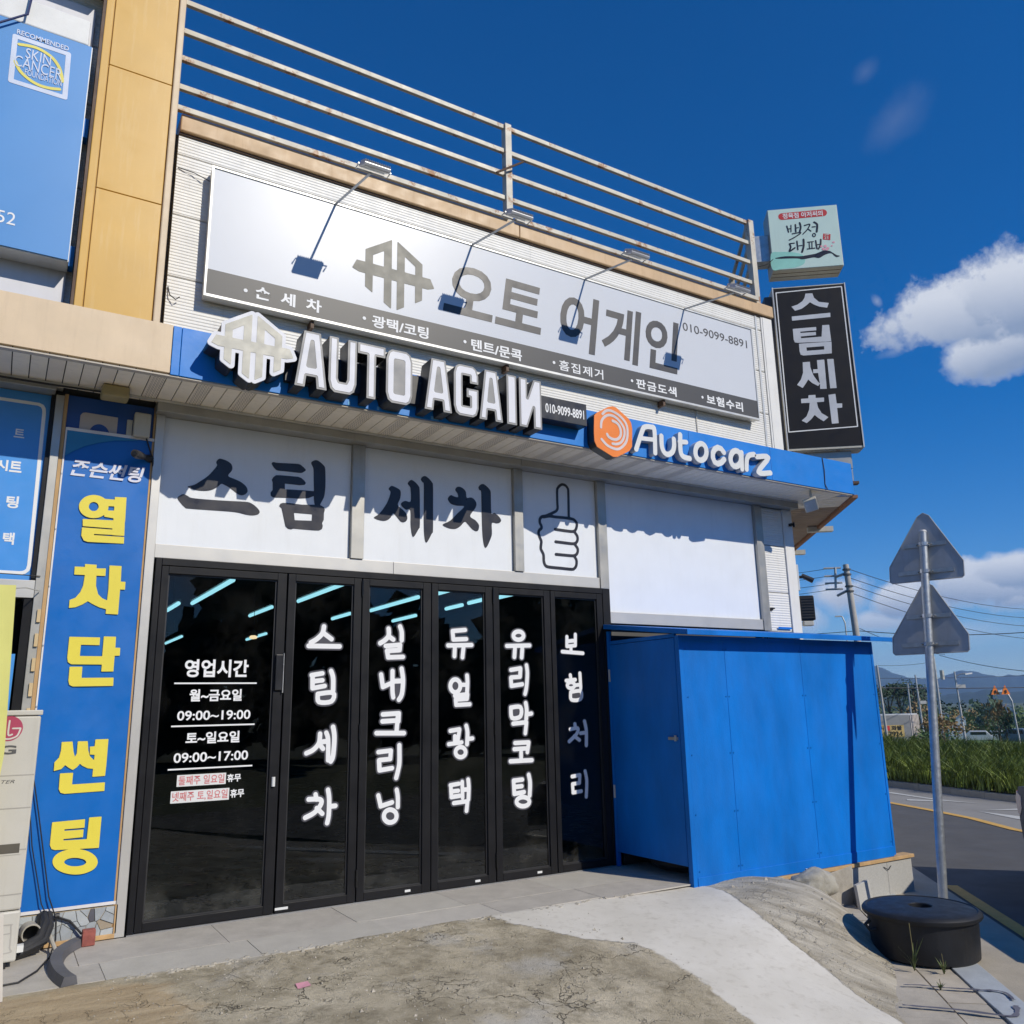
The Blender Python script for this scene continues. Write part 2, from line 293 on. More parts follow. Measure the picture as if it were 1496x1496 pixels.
# outlines of lettering and emblems, millimetres on their plane
TR = {
'seu':[('b',0,[1345,3494,1360,3515,1382,3519,1428,3508,1460,3488,1472,3462,1469,3429,1443,3382,1493,3363,1546,3344,1589,3313,1605,3282,1602,3260,1582,3239,1557,3232,1531,3237,1499,3259,1456,3286,1415,3304,1392,3308,1366,3280,1327,3252,1288,3238,1239,3232,1190,3235,1136,3254,1183,3273,1225,3306,1281,3356,1318,3404,1350,3457,1344,3478]),
 ('b',0,[1067,3152,1092,3181,1113,3189,1141,3179,1175,3165,1303,3166,1463,3173,1596,3181,1643,3172,1686,3144,1712,3112,1705,3089,1684,3078,1648,3071,1601,3073,1509,3085,1308,3080,1152,3076,1128,3083,1097,3111])],
'tim':[('b',0,[1792,3534,1805,3550,1838,3548,1953,3558,2025,3562,2059,3545,2086,3519,2072,3501,2044,3486,1978,3484,1901,3483,1841,3482,1813,3503]),
 ('p',0,[1799,3395,1811,3418,1832,3438,1870,3443,2024,3449,2052,3441,2075,3424,2092,3403,2082,3385,2038,3376,1911,3375,1913,3325,1984,3330,2140,3338,2169,3338,2171,3299,2120,3272,2031,3258,1922,3252,1819,3243,1797,3255,1794,3283,1811,3307,1808,3373]),
 ('b',0,[2131,3586,2147,3608,2175,3619,2204,3611,2245,3579,2258,3551,2264,3448,2264,3367,2255,3297,2228,3237,2215,3207,2184,3204,2167,3264,2165,3332,2159,3434,2153,3537]),
 ('p',0,[1871,3175,1881,3196,1902,3206,1967,3210,2067,3208,2184,3220,2229,3220,2258,3206,2267,3184,2260,3155,2260,3093,2246,3063,2254,3041,2247,3012,2222,2997,2175,2994,1998,2993,1982,2984,1955,2987,1932,3005,1913,3080,1893,3157]),
 ('h',0,[1999,3130,2156,3133,2155,3076,2008,3067])],
'se':[('b',0,[2856,3440,2871,3466,2895,3474,2957,3452,2975,3424,2969,3364,2947,3302,2996,3263,3030,3232,3043,3194,3034,3164,3008,3147,2977,3151,2945,3184,2904,3219,2879,3178,2849,3152,2808,3140,2753,3146,2719,3163,2762,3195,2811,3258,2851,3331,2875,3412]),
 ('b',0,[3043,3514,3056,3539,3082,3555,3120,3537,3152,3506,3164,3467,3168,3267,3168,3128,3155,3097,3101,3018,3076,3119,3072,3265,3027,3267,2985,3297,2980,3321,3000,3340,3026,3349,3074,3351,3073,3466,3062,3493]),
 ('b',0,[3176,3569,3189,3597,3221,3610,3259,3590,3290,3558,3301,3524,3302,3321,3302,3101,3288,3065,3233,2976,3210,3082,3207,3321,3206,3522,3195,3546])],
'cha':[('b',0,[3536,3511,3547,3539,3576,3551,3615,3542,3649,3509,3658,3453,3706,3459,3740,3444,3763,3408,3751,3360,3693,3276,3750,3240,3786,3203,3789,3172,3777,3140,3749,3134,3709,3154,3670,3191,3636,3214,3590,3168,3546,3139,3501,3132,3446,3139,3402,3165,3479,3208,3557,3287,3631,3362,3558,3362,3491,3372,3457,3410,3466,3439,3491,3458,3524,3448,3564,3447,3558,3483]),
 ('b',0,[3788,3568,3806,3596,3841,3610,3882,3590,3917,3557,3925,3515,3928,3331,3961,3335,4008,3308,4037,3269,4018,3241,3983,3232,3933,3230,3932,3139,3921,3086,3860,2978,3829,3078,3820,3336,3817,3524,3799,3543])],
'thumb':[('s',0.014,[4557,3364,4634,3400,4689,3429,4710,3462,4709,3516,4711,3647,4726,3684,4755,3711,4782,3722,4819,3715,4845,3687,4851,3656,4849,3508,4846,3376]),
 ('s',0.015,[4535,3352,4606,3368,4678,3367,4787,3370,4878,3368,4919,3356,4945,3324,4937,3277,4914,3244,4872,3234,4781,3235,4671,3238]),
 ('s',0.015,[4913,3232,4944,3193,4947,3155,4927,3122,4885,3107,4776,3108,4673,3110]),
 ('s',0.015,[4908,3106,4943,3063,4941,3024,4921,2996,4879,2982,4771,2981,4672,2981]),
 ('s',0.015,[4902,2972,4923,2940,4919,2886,4892,2851,4855,2841,4729,2843,4588,2845,4544,2856,4524,2895,4523,2947,4518,2976,4493,3019,4494,3056,4500,3101,4480,3144,4470,3180,4479,3211,4504,3232,4505,3259,4489,3287,4490,3325,4517,3354,4557,3364])],
'ac_A':[('s',0.026,[5122,3910,5216,4121,5258,4163,5334,4173,5372,4148,5365,3907]),
 ('s',0.022,[5184,4033,5364,4044])],
'ac_u':[('s',0.027,[5460,4098,5458,3989,5485,3931,5536,3915,5595,3951,5622,4014,5625,4091])],
'ac_t':[('s',0.028,[5716,4152,5706,3998,5716,3943,5753,3918,5825,3914]),
 ('s',0.025,[5701,4075,5794,4085])],
'ac_o':[('s',0.029,[6070,4020,6060,3984,6040,3951,6012,3928,5981,3917,5952,3920,5928,3936,5914,3963,5912,3997,5921,4032,5941,4065,5968,4088,5999,4100,6029,4097,6053,4081,6067,4054,6070,4020])],
'ac_c':[('s',0.03,[6322,4052,6288,4086,6240,4094,6190,4066,6160,4021,6155,3970,6175,3925,6221,3911,6275,3933,6318,3974])],
'ac_a':[('s',0.031,[6573,4018,6563,3983,6542,3952,6514,3929,6483,3918,6453,3920,6430,3936,6416,3963,6413,3996,6423,4031,6444,4063,6472,4086,6503,4097,6533,4095,6557,4079,6571,4052,6573,4018]),
 ('s',0.027,[6590,4090,6576,3901])],
'ac_r':[('s',0.029,[6644,3910,6661,4019,6704,4074,6780,4095])],
'ac_z':[('s',0.029,[6818,4074,7002,4091,6821,3901,7013,3917])],
'hex':[('p',0,[4592,4178,4625,4213,4773,4298,4822,4311,4863,4305,5013,4215,5040,4179,5050,4119,5036,3933,4999,3884,4848,3803,4800,3796,4610,3870,4582,3925,4580,4017])],
'hexarc':[('s',0.014,[4810,4160,4866,4142,4900,4093,4899,4026,4856,3981,4799,3973,4752,3989,4735,4013]),
 ('s',0.013,[4665,4071,4676,4137,4724,4192,4789,4213,4869,4190,4941,4113,4945,4033,4903,3959,4845,3930,4796,3927]),
 ('s',0.013,[4690,4209,4735,4249,4800,4259,4895,4228,4973,4159,4987,4067,4961,3968,4891,3897,4826,3878,4731,3900,4666,3952])],
'd1_0':[('s',0.02,[2289,2180,2277,2123,2230,2074,2182,2045]),
 ('s',0.02,[2291,2123,2357,2077]),
 ('s',0.02,[2164,2017,2429,2018])],
'd1_1':[('s',0.019,[2198,1780,2288,1795]),
 ('s',0.019,[2206,1776,2209,1675]),
 ('s',0.019,[2207,1730,2290,1739]),
 ('s',0.019,[2209,1675,2311,1693]),
 ('s',0.02,[2362,1814,2381,1758,2384,1656]),
 ('s',0.019,[2255,1629,2267,1565,2373,1569,2385,1637,2255,1629])],
'd1_2':[('s',0.019,[2285,1312,2278,1240,2233,1189,2177,1165]),
 ('s',0.019,[2282,1231,2314,1194]),
 ('s',0.02,[2306,1248,2339,1251]),
 ('s',0.019,[2337,1319,2354,1264,2359,1103]),
 ('s',0.02,[2393,1363,2407,1281,2400,1137,2382,1093])],
'd1_3':[('s',0.018,[2264,845,2274,806]),
 ('s',0.019,[2209,811,2303,804,2310,764,2259,707,2186,675]),
 ('s',0.018,[2277,740,2325,694]),
 ('s',0.019,[2366,873,2378,803,2378,681,2367,621]),
 ('s',0.019,[2380,745,2431,746])],
'd2_0':[('s',0.021,[2870,2179,2871,2120,2836,2079,2794,2053]),
 ('s',0.021,[2871,2114,2915,2087]),
 ('s',0.021,[2978,2202,2994,2153,2995,2083]),
 ('s',0.02,[2845,2030,2980,2043]),
 ('s',0.021,[2980,2043,2976,2003]),
 ('s',0.021,[2858,1988,2976,1998]),
 ('s',0.021,[2858,1988,2868,1943]),
 ('s',0.02,[2868,1933,3009,1939])],
'd2_1':[('s',0.02,[2807,1787,2825,1682]),
 ('s',0.02,[2825,1682,2892,1710]),
 ('s',0.02,[2912,1817,2914,1652,2922,1595]),
 ('s',0.021,[2913,1730,2994,1733]),
 ('s',0.021,[2997,1837,3012,1739,3002,1623,2975,1575])],
'd2_2':[('s',0.02,[2829,1454,2976,1460]),
 ('s',0.02,[2976,1460,2973,1394]),
 ('s',0.02,[2826,1397,2967,1401]),
 ('s',0.02,[2966,1432,2957,1318]),
 ('s',0.02,[2774,1302,3025,1294])],
'd2_3':[('s',0.019,[2794,1147,2907,1155]),
 ('s',0.019,[2907,1151,2902,1087]),
 ('s',0.019,[2805,1082,2902,1087]),
 ('s',0.02,[2801,1079,2806,1009]),
 ('s',0.019,[2807,1000,2920,1012]),
 ('s',0.02,[2984,1195,2986,1055,2972,981,2958,931])],
'd2_4':[('s',0.019,[2800,800,2822,718]),
 ('s',0.019,[2822,714,2924,737]),
 ('s',0.019,[2964,835,2975,779,2976,697]),
 ('s',0.019,[2966,626,2962,607,2950,591,2931,582,2910,580,2888,585,2869,598,2856,615,2852,635,2856,654,2868,669,2886,678,2908,681,2930,675,2949,663,2962,645,2966,626])],
'd3_0':[('s',0.02,[3496,2178,3626,2192]),
 ('s',0.02,[3496,2171,3503,2105]),
 ('s',0.02,[3503,2101,3637,2109]),
 ('s',0.02,[3450,2047,3692,2056]),
 ('s',0.02,[3519,2034,3514,1952]),
 ('s',0.02,[3608,2036,3596,1943])],
'd3_1':[('s',0.02,[3573,1688,3569,1667,3558,1649,3542,1637,3522,1632,3503,1637,3487,1649,3476,1667,3472,1689,3476,1710,3487,1728,3503,1741,3523,1745,3542,1741,3559,1728,3570,1710,3573,1688]),
 ('s',0.019,[3576,1698,3622,1698]),
 ('s',0.02,[3642,1780,3646,1719,3641,1633]),
 ('s',0.02,[3517,1602,3645,1613]),
 ('s',0.02,[3645,1613,3640,1577]),
 ('s',0.019,[3524,1568,3640,1573]),
 ('s',0.019,[3524,1568,3529,1528]),
 ('s',0.019,[3529,1522,3668,1526])],
'd3_2':[('s',0.019,[3471,1299,3562,1310]),
 ('s',0.019,[3562,1304,3546,1222]),
 ('s',0.019,[3516,1252,3516,1204]),
 ('s',0.018,[3455,1186,3584,1197]),
 ('s',0.02,[3631,1338,3643,1278,3637,1179]),
 ('s',0.019,[3642,1223,3693,1227]),
 ('s',0.019,[3623,1112,3619,1095,3608,1082,3591,1073,3572,1071,3553,1075,3537,1085,3526,1099,3522,1116,3526,1132,3537,1145,3553,1154,3573,1157,3592,1153,3608,1143,3619,1128,3623,1112])],
'd3_3':[('s',0.018,[3470,840,3553,848]),
 ('s',0.018,[3474,836,3480,745]),
 ('s',0.018,[3476,787,3548,790]),
 ('s',0.019,[3480,741,3559,747]),
 ('s',0.018,[3587,862,3590,728]),
 ('s',0.019,[3591,794,3639,795]),
 ('s',0.019,[3646,877,3652,810,3647,710]),
 ('s',0.018,[3503,690,3638,696]),
 ('s',0.019,[3638,692,3628,617])],
'd4_0':[('s',0.021,[4257,2156,4252,2141,4239,2128,4221,2120,4199,2116,4178,2119,4160,2126,4148,2139,4144,2153,4149,2168,4161,2181,4180,2190,4201,2194,4223,2192,4241,2184,4253,2171,4257,2156]),
 ('s',0.02,[4069,2055,4324,2065]),
 ('s',0.021,[4159,2040,4150,1954]),
 ('s',0.021,[4241,2042,4231,1951])],
'd4_1':[('s',0.02,[4109,1833,4215,1849]),
 ('s',0.021,[4215,1845,4209,1777]),
 ('s',0.02,[4113,1764,4208,1770]),
 ('s',0.02,[4107,1760,4111,1693]),
 ('s',0.02,[4111,1686,4232,1701]),
 ('s',0.02,[4283,1877,4291,1802,4277,1675,4260,1612])],
'd4_2':[('s',0.02,[4101,1489,4112,1396,4204,1408,4206,1491,4101,1489]),
 ('s',0.021,[4265,1528,4274,1465,4266,1382]),
 ('s',0.02,[4273,1424,4326,1431]),
 ('s',0.02,[4123,1344,4268,1353]),
 ('s',0.02,[4268,1349,4253,1254])],
'd4_3':[('s',0.02,[4139,1170,4288,1171]),
 ('s',0.02,[4288,1167,4271,1084]),
 ('s',0.02,[4130,1116,4272,1118]),
 ('s',0.02,[4203,1087,4202,1026]),
 ('s',0.02,[4086,1011,4319,1010])],
'd4_4':[('s',0.02,[4116,840,4210,844]),
 ('s',0.02,[4116,836,4121,731]),
 ('s',0.02,[4122,784,4203,787]),
 ('s',0.02,[4121,725,4226,734]),
 ('s',0.021,[4280,881,4293,809,4285,700]),
 ('s',0.02,[4281,646,4275,631,4260,620,4237,613,4211,612,4185,617,4163,627,4148,641,4143,656,4149,671,4164,682,4186,689,4213,691,4239,686,4261,676,4276,662,4281,646])],
'd5_0':[('s',0.018,[4763,2159,4759,2069]),
 ('s',0.018,[4866,2184,4861,2076]),
 ('s',0.018,[4761,2114,4864,2125]),
 ('s',0.018,[4759,2065,4861,2076]),
 ('s',0.018,[4808,2059,4806,2021]),
 ('s',0.018,[4702,2013,4950,2001])],
'd5_1':[('s',0.018,[4788,1787,4792,1760]),
 ('s',0.018,[4737,1734,4846,1743]),
 ('s',0.018,[4836,1690,4832,1679,4822,1670,4807,1664,4791,1662,4774,1664,4760,1670,4751,1680,4748,1690,4752,1701,4762,1710,4776,1716,4793,1719,4810,1716,4824,1710,4833,1701,4836,1690]),
 ('s',0.018,[4844,1690,4888,1694]),
 ('s',0.018,[4904,1805,4908,1650]),
 ('s',0.018,[4786,1625,4791,1553,4901,1558,4905,1633,4786,1625])],
'd5_2':[('s',0.018,[4822,1322,4826,1287]),
 ('s',0.017,[4766,1274,4853,1282,4839,1229,4748,1162]),
 ('s',0.017,[4811,1209,4869,1171]),
 ('s',0.017,[4886,1234,4932,1237]),
 ('s',0.018,[4938,1345,4955,1258,4949,1119])],
'd5_3':[('s',0.017,[4768,839,4859,848]),
 ('s',0.017,[4859,844,4851,776]),
 ('s',0.017,[4770,770,4851,776]),
 ('s',0.017,[4770,766,4773,702]),
 ('s',0.017,[4772,693,4869,700]),
 ('s',0.017,[4923,880,4938,791,4925,646])],
'y0':[('b',0,[580,3023,578,2995,566,2968,545,2946,519,2931,488,2924,458,2925,429,2935,406,2952,390,2975,383,3001,385,3029,397,3055,417,3078,443,3093,473,3101,504,3100,533,3091,557,3074,573,3050]),
 ('p',0,[618,3102,698,3107,703,2921,622,2919]),
 ('p',0,[547,3079,624,3081,624,3028,551,3025]),
 ('p',0,[554,2991,627,2996,628,2936,558,2942]),
 ('H',0,[514,3016,513,3005,509,2995,503,2986,494,2980,484,2978,473,2978,464,2982,456,2989,450,2998,448,3009,449,3019,452,3029,459,3038,468,3044,478,3047,488,3046,498,3042,506,3035,511,3026]),
 ('p',0,[416,2911,701,2924,706,2808,624,2807,621,2858,421,2857]),
 ('p',0,[417,2847,624,2849,701,2861,705,2812,501,2805,499,2796,706,2800,708,2749,465,2742,437,2750,418,2785])],
'y1':[('p',0,[461,2576,538,2576,539,2549,602,2553,603,2496,543,2495,547,2419,566,2359,596,2330,629,2317,630,2251,579,2264,532,2287,503,2305,470,2279,427,2257,385,2250,385,2308,421,2326,448,2368,462,2414,467,2495,397,2494,396,2553,462,2554]),
 ('p',0,[624,2577,706,2578,710,2461,742,2461,743,2402,710,2402,711,2216,628,2218,628,2251,631,2403])],
'y2':[('p',0,[407,2045,606,2045,607,1989,486,1990,486,1910,631,1910,630,2053,711,2053,713,1973,746,1973,747,1916,713,1915,714,1802,634,1801,634,1851,437,1851,414,1866,407,1899]),
 ('p',0,[428,1834,509,1835,511,1756,719,1758,721,1699,460,1696,437,1708,429,1736])],
'y3':[('p',0,[426,1317,493,1318,505,1251,517,1213,527,1236,526,1318,589,1317,598,1252,611,1214,640,1185,641,1222,610,1225,606,1279,636,1280,637,1327,721,1327,722,1153,720,1075,639,1073,639,1127,605,1132,569,1151,553,1166,536,1143,512,1126,485,1142,462,1161,439,1135,395,1125,394,1183,419,1213,427,1259]),
 ('p',0,[435,1107,516,1107,516,1029,723,1031,724,973,475,970,449,979,437,1003])],
'y4':[('p',0,[417,789,618,793,619,737,496,737,496,727,615,726,615,676,496,674,496,665,640,661,643,802,721,802,721,596,451,608,429,617,417,644]),
 ('b',0,[722,505,717,480,699,459,669,445,631,437,588,438,545,447,505,463,473,484,452,509,443,535,447,559,464,580,493,595,530,603,573,603,617,595,657,579,690,557,712,532]),
 ('H',0,[650,511,647,503,638,496,623,492,605,490,584,491,563,494,544,500,529,508,518,517,514,525,517,533,526,540,540,545,558,547,579,546,600,542,619,536,635,529,645,520])],
'v0':[('p',0,[553,6881,644,6878,659,6811,716,6746,844,6719,814,6653,717,6675,649,6711,600,6751,550,6708,483,6663,394,6640,352,6704,435,6728,503,6773,535,6821]),
 ('p',0,[342,6559,847,6576,844,6514,342,6498])],
'v1':[('p',0,[339,6378,644,6383,642,6335,433,6331,433,6311,633,6312,632,6266,432,6261,433,6235,701,6239,726,6403,815,6402,818,6167,746,6163,382,6173,348,6182,337,6223]),
 ('p',0,[399,6158,820,6159,808,5991,444,5985,407,6000,397,6050]),
 ('h',0,[491,6098,719,6101,717,6052,490,6049])],
'v2':[('p',0,[422,5890,516,5892,513,5815,541,5697,588,5606,613,5575,607,5653,605,5727,543,5726,545,5780,605,5780,607,5907,702,5910,692,5497,608,5499,613,5575,587,5542,513,5592,469,5643,433,5587,387,5529,320,5576,377,5649,413,5744]),
 ('p',0,[739,5913,821,5911,818,5500,736,5500])],
'v3':[('p',0,[452,5422,540,5422,538,5378,645,5377,640,5320,547,5318,556,5243,592,5165,673,5103,607,5050,543,5101,503,5145,454,5088,392,5038,331,5076,397,5129,441,5222,456,5316,349,5317,351,5377,444,5378]),
 ('p',0,[704,5411,793,5419,796,5285,865,5281,859,5224,795,5222,793,5014,707,5010])],
'vframe':[('S',0.007,[168,6923,1032,6948,1024,4955,155,4929,168,6923])],
'mb0':[('s',0.009,[404,7920,412,7868,419,7826]),
 ('s',0.007,[461,7928,452,7828]),
 ('s',0.007,[416,7873,456,7878]),
 ('s',0.01,[520,7932,516,7822]),
 ('s',0.007,[521,7877,557,7883]),
 ('s',0.012,[580,7954,588,7889,568,7817]),
 ('s',0.008,[465,7795,581,7802,496,7741,417,7703])],
'mb1':[('s',0.008,[639,7907,712,7919,673,7844,607,7777]),
 ('s',0.008,[689,7843,717,7813]),
 ('s',0.008,[740,7875,780,7876]),
 ('s',0.013,[774,7945,810,7905,793,7796]),
 ('s',0.007,[772,7748,769,7739,764,7731,758,7726,751,7724,743,7727,738,7733,734,7742,734,7752,736,7761,741,7769,748,7774,756,7775,762,7773,768,7767,771,7758,772,7748])],
'mb2':[('s',0.008,[415,7648,479,7651]),
 ('s',0.011,[415,7644,426,7592,404,7531,480,7578]),
 ('s',0.01,[517,7675,517,7548]),
 ('s',0.007,[522,7602,578,7606]),
 ('s',0.013,[607,7695,599,7595,570,7507])],
'mb3':[('s',0.007,[658,7649,734,7651]),
 ('s',0.007,[677,7643,674,7552]),
 ('s',0.007,[714,7644,707,7558]),
 ('s',0.008,[644,7546,744,7550]),
 ('s',0.01,[766,7662,771,7543]),
 ('s',0.007,[776,7597,808,7604]),
 ('s',0.011,[835,7674,823,7593,789,7533])],
'mount':[('b',0,[197,7444,319,7461,445,7454,555,7445,675,7457,755,7468,845,7501,923,7494,960,7472,1018,7422,1063,7405,1022,7390,993,7406,951,7455,870,7440,787,7397,710,7413,566,7394,504,7413,355,7426,260,7430])],
'pill':[('s',0.052,[354,8073,907,8080])],
'wash':[('b',0,[155,7516,269,7534,451,7513,558,7472,600,7414,575,7326,460,7282,301,7277,154,7276])],
'stamp':[('p',0,[876,7761,972,7743,959,7653,862,7671])],
'bloss':[('b',0,[903,7568,902,7562,899,7556,894,7552,887,7550,881,7550,876,7551,871,7555,867,7559,865,7565,865,7571,866,7577,869,7583,874,7587,880,7589,886,7589,891,7588,897,7584,900,7580,902,7574]),
 ('b',0,[933,7529,932,7523,928,7518,922,7514,917,7511,909,7511,902,7513,897,7516,892,7521,890,7527,889,7533,891,7539,895,7544,900,7548,907,7550,913,7551,920,7549,926,7546,930,7541,933,7535]),
 ('b',0,[876,7525,875,7519,871,7514,866,7510,860,7507,853,7507,847,7509,842,7512,838,7517,835,7522,835,7529,837,7535,840,7540,845,7544,851,7546,857,7546,863,7545,870,7542,873,7537,876,7531]),
 ('b',0,[847,7568,845,7563,843,7559,839,7556,835,7554,830,7553,826,7555,823,7557,820,7561,818,7566,818,7571,819,7576,822,7580,825,7583,829,7585,834,7586,838,7585,842,7582,845,7578,847,7573]),
 ('b',0,[1016,7617,1014,7613,1012,7609,1008,7607,1003,7606,998,7605,993,7607,988,7609,984,7612,982,7616,981,7620,983,7623,986,7627,990,7629,995,7631,1000,7631,1006,7630,1011,7627,1013,7624,1016,7620]),
 ('b',0,[981,7565,980,7562,979,7559,975,7557,972,7556,969,7556,966,7556,962,7558,961,7561,959,7564,959,7567,960,7571,962,7573,964,7576,967,7577,971,7577,975,7576,977,7574,980,7572,981,7569]),
 ('b',0,[914,7512,912,7508,909,7504,904,7502,899,7500,892,7500,886,7501,881,7504,876,7507,874,7512,873,7516,875,7520,878,7524,883,7527,889,7528,895,7529,902,7527,907,7525,911,7521,914,7517])],
}

# ================================================================== MATERIALS
siding = M('siding', (.77, .76, .73), .45, var=.04, streak=.22, streakcol=(.45, .40, .33))
steel = M('stainless', (.58, .565, .53), .42, .45, var=.03, vs=3, rv=.4)
steel_dull = M('dull_aluminium', (.42, .41, .38), .45, .6, var=.14, streak=.3, streakcol=(.25, .22, .18))
galv = M('galvanised', (.46, .48, .49), .42, .75, var=.15, vs=14)
black_al = M('black_aluminium', (.008, .008, .0095), .45, 0, var=.2, spec=.28)
white_film = M('white_film', (.77, .80, .84), .42, var=.03, streak=.16, streakcol=(.52, .51, .48), coat=.15)
black_vinyl = M('black_vinyl', (.022, .021, .028), .34, var=.1)
dark_vinyl = M('dark_grey_vinyl', (.055, .052, .052), .42, var=.05, spec=.5)
white_vinyl = M('white_vinyl', (.80, .81, .82), .5, var=.02)
grey_vinyl = M('grey_outline_vinyl', (.06, .06, .075), .5)
blue_film = M('blue_film', (.06, .29, .74), .4, var=.05)
blue_banner = M('blue_banner', (.0, .135, .50), .42, var=.06, bump=.08, bs=9)
blue_paint = M('blue_paint', (.0, .165, .60), .5, var=.22, vs=1.4, stretch=(1.5, 1.5, .6), bump=.2, bs=60, streak=.22, streakcol=(.0, .14, .55), spec=.35)
blue_fascia = M('blue_fascia', (.004, .20, .66), .45, var=.06, bump=.05, bs=20)
beige_paint = M('beige_paint', (.69, .54, .365), .5, var=.07, streak=.3, streakcol=(.42, .31, .2), rust=0)
ochre = M('ochre_panel', (.64, .375, .07), .38, var=.07, vs=1.3, streak=.45, streakcol=(.74, .55, .26), bump=.06, bs=3)
beam_paint = M('beam_paint', (.56, .38, .21), .5, var=.12, streak=.5, streakcol=(.36, .2, .09))
rail_paint = M('rail_paint', (.54, .50, .42), .5, var=.14, vs=4, rust=.3)
soffit_m = M('soffit', (.90, .81, .66), .45, var=.07, vs=2, streak=.3, streakcol=(.50, .44, .35))
soffit_h = M('soffit_perforated', (.82, .73, .60), .5, var=.10)
brown_dark = M('brown_trim', (.10, .055, .03), .6, var=.2)
wood = M('raw_wood', (.50, .32, .15), .7, var=.2, vs=8, stretch=(1, 1, .3), bump=.2)
dark = M('dark_interior', (.02, .021, .024), .8)
rubber = M('black_rubber', (.022, .022, .024), .55, var=.3, bump=.2, bs=80)
yellow_v = M('yellow_vinyl', (.78, .66, .07), .5, var=.03)
orange_p = M('orange_plastic', (.86, .22, .02), .4, var=.03)
white_p = M('white_plastic', (.72, .73, .72), .38, var=.03)
off_white = M('aged_white_plastic', (.52, .50, .43), .5, var=.08, streak=.3)
soffit_gap = M('soffit_gap', (.03, .028, .025), .9)
silver = M('brushed_silver', (.52, .52, .51), .3, .55, var=.06)
black_p = M('black_plastic', (.014, .014, .016), .35, var=.2)
red_p = M('red_print', (.52, .02, .025), .5, var=.05)
mint = M('mint_face', (.58, .74, .68), .4, var=.03, streak=.1)
pink = M('pink_print', (.75, .35, .42), .5); teal = M('teal_print', (.28, .62, .54), .5)
alu_edge = M('sign_frame', (.60, .60, .58), .4, .3)

# ================================================================== BUILDING
SX, SZ, PITCH = math.sin(math.radians(38)), math.cos(math.radians(38)), .1085
sdir = Vector((SX, SZ, 0)); edir = Vector((SZ, -SX, 0)); corner = Vector((8.22, 0, 0))
bld = thing('shop_building', 'two-storey roadside shop building with white ribbed siding, blue canopy and black folding glass doors', 'building', (8.22, 0, -.5))
def P(name, *a, mat, bevel=0, **k): return B(name, *a, mat, bld, bevel, **k)
def Pp(name, mb, mat, bevel=0, smooth=False, **k): return put(name, mb, mat, bld, bevel, smooth, **k)
def back(x): return corner.x + 0
# solid shell: walls behind the cladding, interior room behind the doors
plaster = M('plaster', (.10, .10, .105), .8)
mb = MB(); mb.box(-6, 8.05, .07, .25, 2.72, 6.42); mb.box(5.30, 8.05, .07, .25, -.5, 2.72); mb.box(-6, .90, .16, .25, -.5, 2.72)
Pp('wall', mb, plaster)
far = corner + sdir * 9
Pp('wall', MB().prism([(8.05, .25, -.5), (8.2, .02, -.5), tuple(far + Vector((0, 0, -.5))), tuple(far + Vector((-.3, 0, -.5)))], (0, 0, 0), (0, 0, 6.9)), siding)
P('roof', -6, 8.0, .26, 14.2, 6.2, 6.4, mat=plaster)
P('floor', .90, 7.8, .26, 14, -.12, -.01, mat=M('shop_floor', (.10, .10, .10), .3))
P('ceiling', .90, 7.8, .26, 14, 3.35, 3.45, mat=dark)
mb = MB(); mb.box(.80, .90, .26, 14, -.1, 3.4); mb.box(7.8, 7.9, .26, 14, -.1, 3.4); mb.box(.8, 7.9, 14, 14.1, -.1, 3.45)
Pp('wall', mb, dark)
# ribbed siding rows
def ribbed(x0, x1, z0, z1, y=0.0, pitch=.0288, depth=.0038):
    m = MB(); n = max(1, round((z1 - z0 - .02) / pitch)); h = (z1 - z0 - .02) / n
    pr = [(y + .012, z0), (y, z0 + .004), (y, z0 + .01)]
    for i in range(n):
        b = z0 + .01 + i * h; pr += [(y - depth, b + h * .25), (y - depth, b + h * .62), (y, b + h * .8), (y, b + h)]
    pr += [(y, z1 - .006), (y + .012, z1)]
    k = 0
    for x in (x0, x1): m.v += [(x, p[0], p[1]) for p in pr]
    q = len(pr)
    m.f += [(i, q + i, q + i + 1, i + 1) for i in range(q - 1)]
    m.add([(x, yy, z) for x in (x0, x1) for yy in (y + .012, y + .05) for z in (z0, z1)], [(0, 1, 3, 2), (4, 6, 7, 5), (2, 3, 7, 6), (0, 2, 6, 4), (1, 5, 7, 3)])
    return m
for z0, z1 in [(3.90, 4.455), (4.46, 5.035), (5.042, 5.607), (5.614, 6.183), (6.19, 6.385)]:
    Pp('siding_panel', ribbed(.86, 4.46, z0, z1), siding); Pp('siding_panel', ribbed(4.462, 8.00, z0, z1), siding)
    Pp('siding_panel', ribbed(-6, .2, z0, z1), siding)
for z0, z1 in [(6.39, 6.95), (6.955, 7.5), (7.505, 8.1), (8.105, 8.9)]: Pp('siding_panel', ribbed(-6, .2, z0, z1), siding)
P('corner_trim', 8.005, 8.03, -.016, .05, 4.2, 6.39, mat=siding); P('corner_trim', 8.035, 8.205, -.02, .06, 4.2, 6.39, mat=siding, bevel=.006)
P('cladding_joint', 7.90, 7.93, -.012, .0, 4.0, 6.38, mat=alu_edge)
# parapet
P('parapet_beam', .86, 4.3, -.05, .2, 6.395, 6.555, mat=beam_paint, bevel=.01); P('parapet_beam', 4.303, 8.22, -.05, .2, 6.395, 6.555, mat=beam_paint, bevel=.01)
P('parapet_flashing', .86, 8.2, -.02, .0, 6.375, 6.394, mat=brown_dark)
